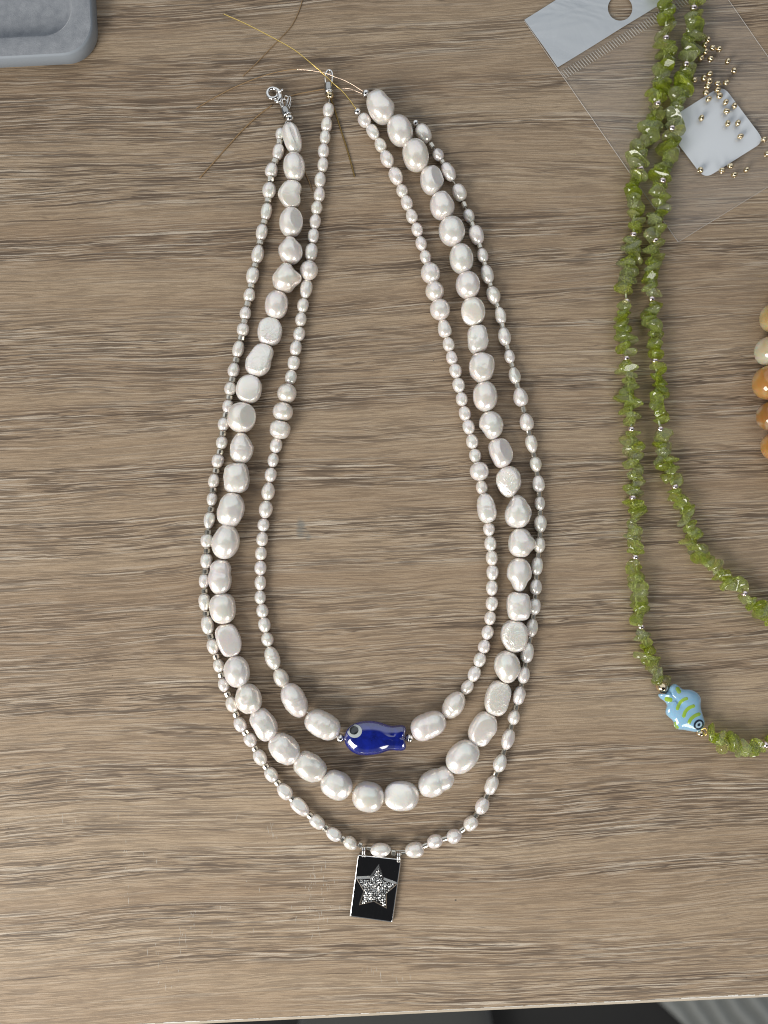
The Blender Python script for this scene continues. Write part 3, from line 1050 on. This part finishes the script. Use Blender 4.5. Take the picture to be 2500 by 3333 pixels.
M_eye_black = simple('eye_glaze_black', (0.012, 0.014, 0.014), 0.10, coat=1.0, coat_rough=0.04)
child_mesh('eye_ring', disc(bvhf, ex, ey, 24, 22, 0, 0.00004), M_eye_white, fishb)
ex, ey = crop6b([(1112, 350)])[0]
child_mesh('eye_pupil', disc(bvhf, ex, ey, 14.5, 14, 0, 0.00013), M_eye_black, fishb)
for (cx, cw) in ((1025, 0), (1582, 0)):
    x, y = crop6b([(cx, 420)])[0]
    o = link('bead_hole_rim', mesh('bead_hole_rim', *tube([P(x, y + 5.5 * math.cos(q), 36 * PX + 5.5 * PX * math.sin(q)) - P(x, y, 36 * PX) for q in [2 * math.pi * k / 16 for k in range(16)]], 1.6 * PX, 6, True)), M_blue, fishb, P(x, y, 36 * PX))

# ---------------------------------------------------------------- pendant
def c7(x, y): return (1100 + x / 5.53, 2650 + y / 5.53)


PEND = empty('star_pendant', P(1222, 2780, 0), 'rectangular polished silver tag pendant with a raised pave star, hung from the outermost strand', 'pendant')
pz = 15 * PX
pt = [c7(352, 722), c7(1147, 803), c7(985, 1955), c7(205, 1845)]


def rounded(poly, r, n=5):
    out = []
    N = len(poly)
    for i in range(N):
        a, b_, c = Vector(poly[i - 1]), Vector(poly[i]), Vector(poly[(i + 1) % N])
        u, v = (a - b_).normalized(), (c - b_).normalized()
        p0, p1 = b_ + u * r, b_ + v * r
        for k in range(n + 1):
            t = k / n
            out.append((1 - t) ** 2 * p0 + 2 * t * (1 - t) * b_ + t * t * p1)
    return out


def shrink(poly, d):
    c = sum(poly, Vector((0, 0))) / len(poly)
    N = len(poly)
    out = []
    for i in range(N):
        a, b_ = poly[i - 1], poly[(i + 1) % N]
        t = (b_ - a).normalized()
        nr = Vector((-t.y, t.x))
        if nr.dot(c - poly[i]) < 0: nr = -nr
        out.append(poly[i] + nr * d)
    return out


def slab(rings, cap_top=True, cap_bot=True):
    """rings: list of (list of 2D pixel points, z) from bottom to top"""
    V, F = [], []
    n = len(rings[0][0])
    for pts, z in rings:
        for p in pts: V.append(P(p[0], p[1], z))
    for i in range(len(rings) - 1):
        for k in range(n):
            k2 = (k + 1) % n
            F.append((i * n + k2, i * n + k, (i + 1) * n + k, (i + 1) * n + k2))
    if cap_bot: F.append(tuple(range(n)))
    if cap_top: F.append(tuple(range((len(rings) - 1) * n, len(rings) * n))[::-1])
    bm = bmesh.new()
    bv = [bm.verts.new(v) for v in V]
    for f in F: bm.faces.new([bv[i] for i in f])
    bmesh.ops.recalc_face_normals(bm, faces=bm.faces)
    return bm


rp = rounded(pt, 7, 5)
bm = slab([(shrink(rp, 1.5), 4 * PX), (rp, 6 * PX), (rp, 14 * PX), (shrink(rp, 1.0), 16.5 * PX), (shrink(rp, 3.0), 18 * PX), (shrink(rp, 5.5), 18.4 * PX)])
for v in bm.verts: v.co -= origin(PEND)
me = bm_mesh('tag_plate', bm, True)
for p in me.polygons:
    if len(p.vertices) > 4: p.use_smooth = False
M_tag, nt, b = new_mat('tag_mirror')
g = G(nt)
setp(b, color=(0.90, 0.89, 0.88), metal=1.0, rough=0.045)
nt.links.new(g.rng(g.noise(g.mapping(g.coord(), (900, 240, 900)), 3, 2, .6), 0.35, 0.8, 0.03, 0.12), b.inputs['Roughness'])
plate = link('tag_plate', me, M_tag, PEND, origin(PEND))
side_strip = None
star = [c7(*p) for p in ((740,930),(825,1172),(1068,1262),(880,1425),(875,1700),(648,1575),(378,1640),(465,1395),(325,1155),(580,1145))]
sv = [Vector(p) for p in star]
cst = sum(sv, Vector((0, 0))) / 10
ins = [cst + (p - cst) * 0.93 for p in sv]
bm = slab([(sv, 18 * PX), (sv, 25 * PX), (ins, 28 * PX)])
for v in bm.verts: v.co -= origin(PEND)
st = link('star', bm_mesh('star', bm, False), M_steel, PEND, origin(PEND))


def inside(p, poly):
    c = False
    j = len(poly) - 1
    for i in range(len(poly)):
        if (poly[i].y > p.y) != (poly[j].y > p.y) and p.x < (poly[j].x - poly[i].x) * (p.y - poly[i].y) / (poly[j].y - poly[i].y) + poly[i].x: c = not c
        j = i
    return c


st_parts = []
vs0, fs0 = ico(1)
ins2 = [cst + (p - cst) * 0.90 for p in sv]
yy = min(p.y for p in sv)
row = 0
while yy < max(p.y for p in sv):
    xx = min(p.x for p in sv) + (2.4 if row % 2 else 0)
    while xx < max(p.x for p in sv):
        if inside(Vector((xx, yy)), ins2):
            c = P(xx + rnd.uniform(-1.5, 1.5), yy + rnd.uniform(-1.5, 1.5), 28 * PX)
            r = rnd.uniform(2.5, 3.3) * PX
            q = Matrix.Rotation(rnd.uniform(0, 3), 3, Vector((rnd.random(), rnd.random(), rnd.random() + .1)).normalized())
            st_parts.append(([q @ v * r + c - origin(PEND) for v in vs0], fs0))
        xx += 6.6
    yy += 6.0
    row += 1
link('pave_stone', mesh('pave_stone', *join(st_parts), smooth=False), M_polished, st, origin(PEND), kind='stuff')
for (x, y) in (c7(462, 640), c7(1095, 740)):
    ring1 = []
    for off in (-3.2, 3.2):
        pts = []
        for k in range(20):
            q = 2 * math.pi * k / 20
            yy_ = y + 6 + 17 * math.cos(q)
            pts.append(P(x + off, yy_, 22 * PX + 15 * PX * math.sin(q)) - P(x, y, 0))
        ring1.append(tube(pts, 2.6 * PX, 8, True))
    link('bail', mesh('bail', *join(ring1)), M_polished, PEND, P(x, y, 0))

# ---------------------------------------------------------------- green chip strand with the pale blue fish
SG = empty('green_chip_strand', P(2221, 2305, 0), 'strand of translucent green stone chips with a pale blue striped fish bead', 'bead strand')
left_run = [(2168,-60),(2166,0),(2168,80),(2168,125),(2165,180),(2150,250),(2140,320),(2140,338),(2122,400),(2100,460),(2080,520),(2085,550),(2070,590),(2066,640),(2065,700),(2062,764),(2053,820),(2045,870),(2036,930),(2039,981),(2033,1030),(2038,1080),(2039,1130),(2039.5,1166),(2046,1230),(2050,1290),(2054,1350),(2055,1397),(2056,1450),(2063,1510),(2064,1566),(2060,1620),(2067,1680),(2067,1745),(2068,1813),(2070,1880),(2073,1950),(2078,2005),(2087,2040),(2097,2080),(2106,2115),(2112,2150),(2140,2195),(2155,2228)]
right_run = [(2262,-60),(2261,0),(2258,26),(2256,80),(2250,130),(2245,165),(2233.5,210),(2236,250),(2214,300),(2197,358),(2188,395),(2187,418),(2184,452),(2179,497),(2168,535),(2159,580),(2154,620),(2146,665),(2137,710),(2133,783),(2129,815),(2120,850),(2116,886),(2124,930),(2121,974),(2117,1015),(2124,1060),(2124,1100),(2133,1145),(2132,1175),(2140,1225),(2140,1265),(2139,1324),(2144,1364),(2149,1396),(2150,1425),(2157,1464),(2177,1507),(2184,1545),(2197,1584),(2209,1623),(2226,1666),(2238,1706),(2250,1745),(2273,1798),(2313,1838),(2347,1872),(2381,1901),(2423,1931),(2443,1958),(2478,1983),(2514,2004),(2570,2040)]
low_run = [(2296,2382),(2319,2393),(2352,2417),(2392,2428),(2431,2440),(2464,2430),(2492,2424),(2530,2415),(2570,2395)]
silvers = {'l': [(2168,125),(2140,338),(2085,549.5),(2062,764),(2039,981),(2039.5,1166),(2055,1397),(2060,1620),(2068,1813),(2087,2040)],
           'r': [(2258,26.5),(2233.5,210),(2187,418),(2156,588),(2132.7,783.5),(2121,973.6),(2132,1174.5),(2149,1396),(2197,1584),(2423,1931)],
           'b': [(2492,2424)]}
chip_me = []
for s_ in range(26):
    rr = random.Random(900 + s_)
    vs0, fs0 = ico(3)
    sx, sy, sz = rr.uniform(.78, 1.2), rr.uniform(.34, .62), rr.uniform(.6, .95)
    planes = []
    for _ in range(rr.randint(6, 9)):
        nrm = Vector((rr.gauss(0, 1), rr.gauss(0, 1), rr.gauss(0, 1))).normalized()
        planes.append((nrm, rr.uniform(.45, .78)))
    V = []
    for v in vs0:
        q = v * (1 + 0.10 * hash_noise(v * 1.3 + Vector((s_, 0, 0))))
        for nrm, d in planes:
            h = q.dot(nrm) - d
            if h > 0: q = q - nrm * h * 0.985
        V.append(Vector((q.x * sx, q.y * sy, q.z * sz)) * 37.5 * PX)
    me = mesh('stone_chip', V, fs0)
    me.set_sharp_from_angle(angle=R(28))
    me.materials.append(M_chip)
    chip_me.append(me)


def run(points, sil, zbase, step=15, start_gap=14):
    ps = catmull([(x, y, 0) for x, y in points], 10)
    acc, last = 0.0, 0.0
    thr = []
    for i in range(1, len(ps)):
        seg = (ps[i] - ps[i - 1]).length
        acc += seg
        p = ps[i]
        if i % 6 == 0: thr.append((p.x, p.y, zbase(p.y)))
        if acc - last < step: continue
        if any(math.hypot(p.x - a, p.y - b_) < 15 for a, b_ in sil): continue
        if p.x > 2545 or p.y < -45: continue
        last = acc - rnd.uniform(-2, 2)
        t = (ps[i] - ps[i - 1]).normalized()
        me = rnd.choice(chip_me)
        ang = math.atan2(t.x, t.y)
        off = rnd.uniform(-13, 13)
        z = zbase(p.y) + rnd.uniform(-4, 6) * PX
        o = link('stone_chip', me, None, SG, P(p.x + t.y * off, p.y - t.x * off, z))
        o.rotation_euler = Matrix.Rotation(ang + rnd.gauss(0, 0.30), 3, 'Z').to_euler()
        o.rotation_euler.rotate(Matrix.Identity(3))
        roll = Matrix.Rotation(rnd.uniform(0, 6.28), 3, 'Y')
        o.rotation_euler = (Matrix.Rotation(ang + rnd.gauss(0, 0.32), 3, 'Z') @ Matrix.Rotation(rnd.gauss(0, .25), 3, 'X') @ roll).to_euler()
        k = rnd.uniform(.78, 1.04)
        o.scale = (k, k, k)
    thread(SG, thr, M_green_thread, 3.2)
    for (x, y) in sil:
        j = min(range(1, len(ps)), key=lambda q: (ps[q].x - x) ** 2 + (ps[q].y - y) ** 2)
        t = (ps[j] - ps[j - 1]).normalized()
        round_bead(SG, x, y, 12, M_pinksilver, z=zbase(y) + 12 * PX, rot=(0, 0, math.atan2(t.x, t.y)), name='spacer_bead')


run(left_run, silvers['l'], lambda y: 30 * PX)
run(right_run, silvers['r'], lambda y: 30 * PX)
run(low_run, silvers['b'], lambda y: 30 * PX)


def c6c(pts): return [(2000 + x / 3.318, 2050 + y / 3.318) for x, y in pts]


pale = c6c([(598,605),(645,578),(695,598),(735,642),(800,638),(870,658),(920,698),(944,750),(934,800),(940,860),(962,930),(978,990),(972,1040),(940,1082),(890,1106),(820,1098),(740,1082),(690,1082),(648,1047),(632,988),(590,952),(550,912),(548,862),(565,820),(545,778),(500,750),(466,712),(476,685),(520,690),(565,676)])
M_pale, nt, b = new_mat('pale_blue_glass')
setp(b, color=(0.29, 0.51, 0.69), rough=0.16, coat=1.0, coat_rough=0.05, sss=0.25, sss_scale=0.002)
bm = inflate(pale, c6c([(620, 700), (690, 780), (780, 880), (900, 1010)]), 33 * PX, 35 * PX, power=0.42)
bvhp = BVHTree.FromBMesh(bm)
for v in bm.verts: v.co -= origin(SG)
pf = link('fish_bead', bm_mesh('fish_bead', bm), M_pale, SG, origin(SG), label='pale blue fish bead with lime stripes')
M_lime = simple('lime_glaze', (0.30, 0.48, 0.06), 0.15, coat=1.0, coat_rough=0.05)
M_navy = simple('navy_glaze', (0.010, 0.025, 0.045), 0.15, coat=1.0, coat_rough=0.05)
for pts, wd in (([(668,618),(690,650),(708,688)], 13), ([(540,742),(580,752),(628,760)], 14), ([(795,738),(745,755),(700,800),(675,870)], 10.5),
                ([(872,818),(812,840),(765,885),(745,950)], 11), ([(932,905),(875,925),(825,965),(800,1018)], 11), ([(648,990),(662,1035),(690,1068)], 10)):
    child_mesh('stripe', decal(bvhp, c6c(pts), wd, 0.00012), M_lime, pf)
ex, ey = c6c([(910, 1024)])[0]
child_mesh('eye_outline', disc(bvhp, ex, ey, 18, 15.5, R(-45), 0.00006), M_navy, pf)
child_mesh('eye_white', disc(bvhp, ex, ey, 12, 9.5, R(-45), 0.00014), simple('eye_pale', (0.42, 0.58, 0.68), 0.15, coat=1.0), pf)
child_mesh('eye_pupil', disc(bvhp, ex, ey, 5.5, 4.2, R(-45), 0.00021), M_navy, pf)
round_bead(SG, 2155, 2236, 21, M_gold, z=34 * PX, rot=(0, 0, R(-30)), name='gold_bead')
round_bead(SG, 2279, 2386, 14, M_gold, z=30 * PX, rot=(0, 0, R(-30)), name='gold_bead')
wire(SG, [(2276, 2382, 30), (2292, 2370, 40), (2300, 2376, 38), (2302, 2386, 34), (2296, 2393, 28)], 1.8, M_goldwire, 'wire_loop')

# ---------------------------------------------------------------- amber coloured stone beads at the right border
def agate(name, c1, c2, c3):
    m, nt, b = new_mat(name)
    g = G(nt)
    n1 = g.noise(g.coord(), 75, 2, 0.5, 0.6)
    nt.links.new(g.ramp(n1, [(0.36, c1), (0.5, c2), (0.62, c3)]), b.inputs[0])
    setp(b, rough=0.06, sss=0.5, sss_scale=0.005, trans=0.40, ior=1.5, coat=0.8, coat_rough=0.03)
    return m


ag_pale = agate('agate_pale', (0.74, 0.58, 0.30), (0.84, 0.77, 0.56), (0.90, 0.90, 0.80))
ag_gold = agate('agate_honey', (0.56, 0.34, 0.10), (0.72, 0.55, 0.26), (0.86, 0.80, 0.60))
ag_orange = agate('agate_orange', (0.60, 0.26, 0.04), (0.70, 0.38, 0.11), (0.74, 0.52, 0.28))
ag_band = agate('agate_banded', (0.45, 0.19, 0.03), (0.50, 0.26, 0.07), (0.80, 0.72, 0.60))
SO = empty('amber_bead_strand', P(2516, 1245, 0), 'strand of large round honey and orange stone beads cut off by the picture border', 'bead strand')
amb = [(2560, 945, 90, ag_gold), (2524, 1034, 96, ag_gold), (2510, 1143, 102, ag_pale), (2508, 1246, 112, ag_orange), (2515, 1354, 100, ag_band), (2532, 1452, 104, ag_orange), (2562, 1550, 100, ag_pale)]
for i, (x, y, d_, mt) in enumerate(amb):
    pearl(SO, x, y, d_, 96 if i != 3 else 112, 0, sup=2.15, kind='s', seed=500 + i, sub=4, mat=mt, name='stone_bead', hf=0.95)
thread(SO, [(x, y, d_ * .47 * PX) for x, y, d_, _ in amb], M_thread, 2.0)

# ---------------------------------------------------------------- zip bag with white header and square sticker
BO, BU, BV = Vector((1706, 68)), Vector((0.852, -0.523)), Vector((0.5717, 0.8205))


def bag(u, v): return BO + BU * u + BV * v


BAG = empty('zip_bag', P(2100, 400, 0), 'clear plastic zip bag with milky header, round hang hole and white square sticker', 'plastic bag')
M_film = film_material('clear_film', (0.62, 0.60, 0.58), 0.14, 0.16)
M_seam = film_material('film_seam', (0.80, 0.78, 0.76), 0.42, 0.3)
M_head = film_material('milky_film', (0.53, 0.565, 0.60), 0.93, 0.32)
M_rib = film_material('zip_rib_plastic', (0.62, 0.59, 0.54), 0.50, 0.25)
nu, nv = 36, 52
V, F = [], []
for j in range(nv + 1):
    for i in range(nu + 1):
        u, v = 586 * i / nu, 190 + (877 - 190) * j / nv
        p = bag(u, v)
        z = 0.0004 + 0.0005 * abs(hash_noise(Vector((u * .006, v * .006, 0.3)))) 
        e = min(u, 586 - u, 877 - v) / 40
        z = 0.00012 + (z - 0.00012) * min(1, max(0, e))
        q = P(p.x, p.y, 0)
        V.append((q.x, q.y, z))
for j in range(nv):
    for i in range(nu):
        a = j * (nu + 1) + i
        F.append((a, a + 1, a + nu + 2, a + nu + 1))
base = origin(BAG)
link('film', mesh('film', [Vector(v) - base for v in V], F), M_film, BAG, base)
parts = []
for pts, r in (([(0, 0), (0, 877)], 1.1), ([(0, 877), (586, 877)], 0.7), ([(586, 877), (586, -40)], 0.9)):
    (u0, v0), (u1, v1) = pts
    ps = []
    for k in range(40):
        t = k / 39
        p = bag(u0 + (u1 - u0) * t, v0 + (v1 - v0) * t)
        p += Vector((hash_noise(Vector((t * 9, r, 0))), 0)) * 1.2
        ps.append(P(p.x, p.y, 0.0003) - base)
    parts.append(tube(ps, [r * PX * (0.8 + 0.5 * abs(hash_noise(Vector((k * .7, 3, r))))) for k in range(40)], 5))
link('seam', mesh('seam', *join(parts)), M_seam, BAG, base)
# header with hole
bm = bmesh.new()
outer = [bag(0, 0), bag(600, 0), bag(600, 189), bag(0, 189)]
ov = []
for i in range(4):
    a, b_ = outer[i], outer[(i + 1) % 4]
    for k in range(16):
        p = a + (b_ - a) * k / 16
        ov.append(bm.verts.new(P(p.x, p.y, 0) - base))
hv = [bm.verts.new(P(2016 + 40 * math.cos(2 * math.pi * k / 48), 32 + 41 * math.sin(2 * math.pi * k / 48), 0) - base) for k in range(48)]
ed = [bm.edges.new((ov[i], ov[(i + 1) % len(ov)])) for i in range(len(ov))] + [bm.edges.new((hv[i], hv[(i + 1) % 48])) for i in range(48)]
bmesh.ops.triangle_fill(bm, use_beauty=True, use_dissolve=False, edges=ed)
bmesh.ops.subdivide_edges(bm, edges=[e for e in bm.edges if e.calc_length() > 0.004 and not e.is_boundary], cuts=2)
for v in bm.verts:
    v.co.z = 0.0009 + 0.0006 * hash_noise(Vector((v.co.x * 55, v.co.y * 55, 0)))
ret = bmesh.ops.solidify(bm, geom=bm.faces[:], thickness=0.00012)
bmesh.ops.recalc_face_normals(bm, faces=bm.faces)
link('header', bm_mesh('header', bm, False), M_head, BAG, base)
parts = []
u = 4
while u < 590:
    a, b_ = bag(u, 203), bag(u + 3, 232)
    k = 1
    mid = (a + b_) / 2
    ps = [P(a.x, a.y, 0.0009) - base, P(mid.x, mid.y, 0.0011) - base, P(b_.x, b_.y, 0.0009) - base]
    parts.append(tube(ps, 1.5 * PX, 5))
    u += 9.3
link('zip_rib', mesh('zip_rib', *join(parts)), M_rib, BAG, base, kind='stuff')
e1, e2 = Vector((0.600, 0.799)), Vector((0.845, -0.534))
cs = Vector((2323, 430))
sq = [cs - e1 * 114 - e2 * 116, cs + e1 * 114 - e2 * 116, cs + e1 * 114 + e2 * 116, cs - e1 * 114 + e2 * 116]
rq = rounded([tuple(p) for p in sq], 34, 8)
bm = slab([(rq, 0.0010), (rq, 0.00115)])
for v in bm.verts: v.co -= base
M_stick = simple('white_sticker', (0.66, 0.69, 0.72), 0.22, coat=0.5, coat_rough=0.1)
link('sticker', bm_mesh('sticker', bm, False), M_stick, BAG, base)

# ---------------------------------------------------------------- tiny gold crimp beads, each a thing
gold = [(2304,130,'farthest from the sticker, close to the green chips'),(2294,147,'half hidden under the green chips, highest of those touching them'),
(2320,156,'dark holed, just beside a bright twin above the sticker'),(2340.6,160,'bright, its twin touching its side, well above the sticker'),
(2296,169,'tucked against the green chips below the topmost few'),(2281.6,190,'pressed against the green chips beside a silver spacer'),
(2313,192,'alone between the green chips and the outlying two beads'),(2368.5,200,'outlying, upper of two alone on clear film'),
(2389,231,'outlying, lower of two alone on clear film'),(2310,241,'at the top of the small heap above the sticker corner'),
(2290.5,255,'at the side of the small heap facing the chips'),(2309,264,'standing on end showing its ring, in the small heap'),
(2260,260,'alone beside the green chips with its dark hole up'),(2302,282,'in the heap, just above the sticker edge'),
(2336,272.6,'dark holed, on the sticker corner beside the heap'),(2363.5,269,'dark holed, just outside the sticker top corner'),
(2298,302,'dark holed, half over the upper sticker edge'),(2335.6,293.4,'middle of a row of three at the sticker top corner'),
(2342,312,'standing on end as a ring on the sticker top corner'),(2306.4,323,'just inside the upper sticker edge'),
(2362,333,'highest of the three loose ones grouped on the sticker'),(2390,345,'nearest the upper right sticker edge'),
(2365,362.4,'lowest of the three grouped on the upper sticker'),(2283,384.6,'alone on the sticker near the green chips'),
(2368.4,402,'first of a level pair in the sticker middle'),(2401.6,400.5,'second of a level pair, nearer the sticker edge'),
(2410,444,'alone low on the sticker toward its outer corner'),(2487,454,'at the outer rounded corner of the sticker'),
(2497,502,'cut by the picture border, below the sticker corner'),(2280,554,'alone at the bottom rounded corner of the sticker'),
(2350,555,'first in the row below the sticker edge'),(2377.7,540,'touching the lower sticker edge, in the row below'),
(2390,569,'lowest of the row below the sticker'),(2429.8,553,'last in the row below the sticker, apart from it')]
rings = {11, 18}
for i, (x, y, lab) in enumerate(gold):
    rr = random.Random(i + 40)
    z = 0.00125 + 10 * PX
    rot = (0, 0, rr.uniform(0, 3.14))
    if i in rings: rot = (R(90), 0, 0)
    elif i in (2, 12, 14, 15, 16, 31): rot = (R(50), 0, R(rr.uniform(-40, 40)))
    o = round_bead(None, x, y, 10.6, M_gold, z=z, rot=rot, name='gold_crimp_bead', squash=0.8)
    tag(o, 'tiny gold crimp bead ' + lab, 'bead', 'gold crimp beads scattered on the plastic bag')

# ---------------------------------------------------------------- grey flocked tray in the upper left corner
TH_ = 0.0072
mtray, nt, b = new_mat('grey_flock')
g = G(nt)
n1 = g.noise(g.coord(), 350, 3, 0.7)
n2 = g.noise(g.coord(), 3000, 2, 0.6)
nt.links.new(g.mix(g.rng(n1, .3, .7, 0, 1), (0.235, 0.250, 0.275), (0.33, 0.345, 0.37)), b.inputs[0])
setp(b, rough=0.95, sheen=0.5, sheen_rough=0.4)
nt.links.new(g.bump(n2, 0.5, 0.0003), b.inputs['Normal'])
mside = simple('tray_rim_plastic', (0.27, 0.305, 0.345), 0.6)
TR = empty('jewellery_tray', P(0, 60, 0), 'grey flocked jewellery tray corner with rounded edge and sunken compartments', 'tray')
base = origin(TR)
cr = P(303, 175, TH_)          # lower right corner at rim height
W_, D_ = 0.17, 0.13


def rr_ring(inset, rad, z, n=10):
    """rounded rectangle ring; the corner at lower right is the one in view"""
    x0, x1, y0, y1 = -W_ + inset, -inset, inset, D_ - inset
    pts = []
    for cx, cy_, a0 in ((x1 - rad, y0 + rad, -90), (x1 - rad, y1 - rad, 0), (x0 + rad, y1 - rad, 90), (x0 + rad, y0 + rad, 180)):
        for k in range(n + 1):
            a = R(a0 + 90 * k / n)
            pts.append(Vector((cx + rad * math.cos(a), cy_ + rad * math.sin(a), z)))
    m = Matrix.Rotation(R(3.0), 3, 'Z')
    sh = []
    for p in pts:
        q = m @ Vector((p.x, p.y, 0))
        sh.append(Vector((q.x + cr.x - base.x + 0.0003, q.y + cr.y - base.y + 0.0002, z)))
    return sh


def ring_mesh(rs, cap=None):
    V, F = [], []
    n = len(rs[0])
    for r in rs: V += r
    for i in range(len(rs) - 1):
        for k in range(n):
            k2 = (k + 1) % n
            F.append((i * n + k, i * n + k2, (i + 1) * n + k2, (i + 1) * n + k))
    if cap: F.append(tuple(range((len(rs) - 1) * n, len(rs) * n)))
    return V, F


mm = 0.001
rim = [rr_ring(0.0012, 0.0105, 0.0001), rr_ring(0.0003, 0.011, 0.001), rr_ring(0, 0.011, TH_ - 0.0008), rr_ring(0.0002, 0.011, TH_ - 0.0003), rr_ring(0.0006, 0.0105, TH_)]
link('rim', mesh('rim', *ring_mesh(rim)), mside, TR, base)
top = [rr_ring(0.0006, 0.0105, TH_), rr_ring(0.0040, 0.010, TH_ + 0.0001), rr_ring(0.0066, 0.0098, TH_), rr_ring(0.0073, 0.0095, TH_ - 0.0004), rr_ring(0.0077, 0.0092, TH_ - 0.0018),
       rr_ring(0.0082, 0.009, TH_ - 0.0032), rr_ring(0.0095, 0.0085, TH_ - 0.0040), rr_ring(0.0135, 0.007, TH_ - 0.0038), rr_ring(0.0240, 0.0045, TH_ - 0.0036), rr_ring(0.0256, 0.0040, TH_ - 0.0038),
       rr_ring(0.0262, 0.0038, TH_ - 0.0046), rr_ring(0.0275, 0.0032, TH_ - 0.0052), rr_ring(0.035, 0.002, TH_ - 0.0053)]
link('flocked_insert', mesh('flocked_insert', *ring_mesh(top, True)), mtray, TR, base)
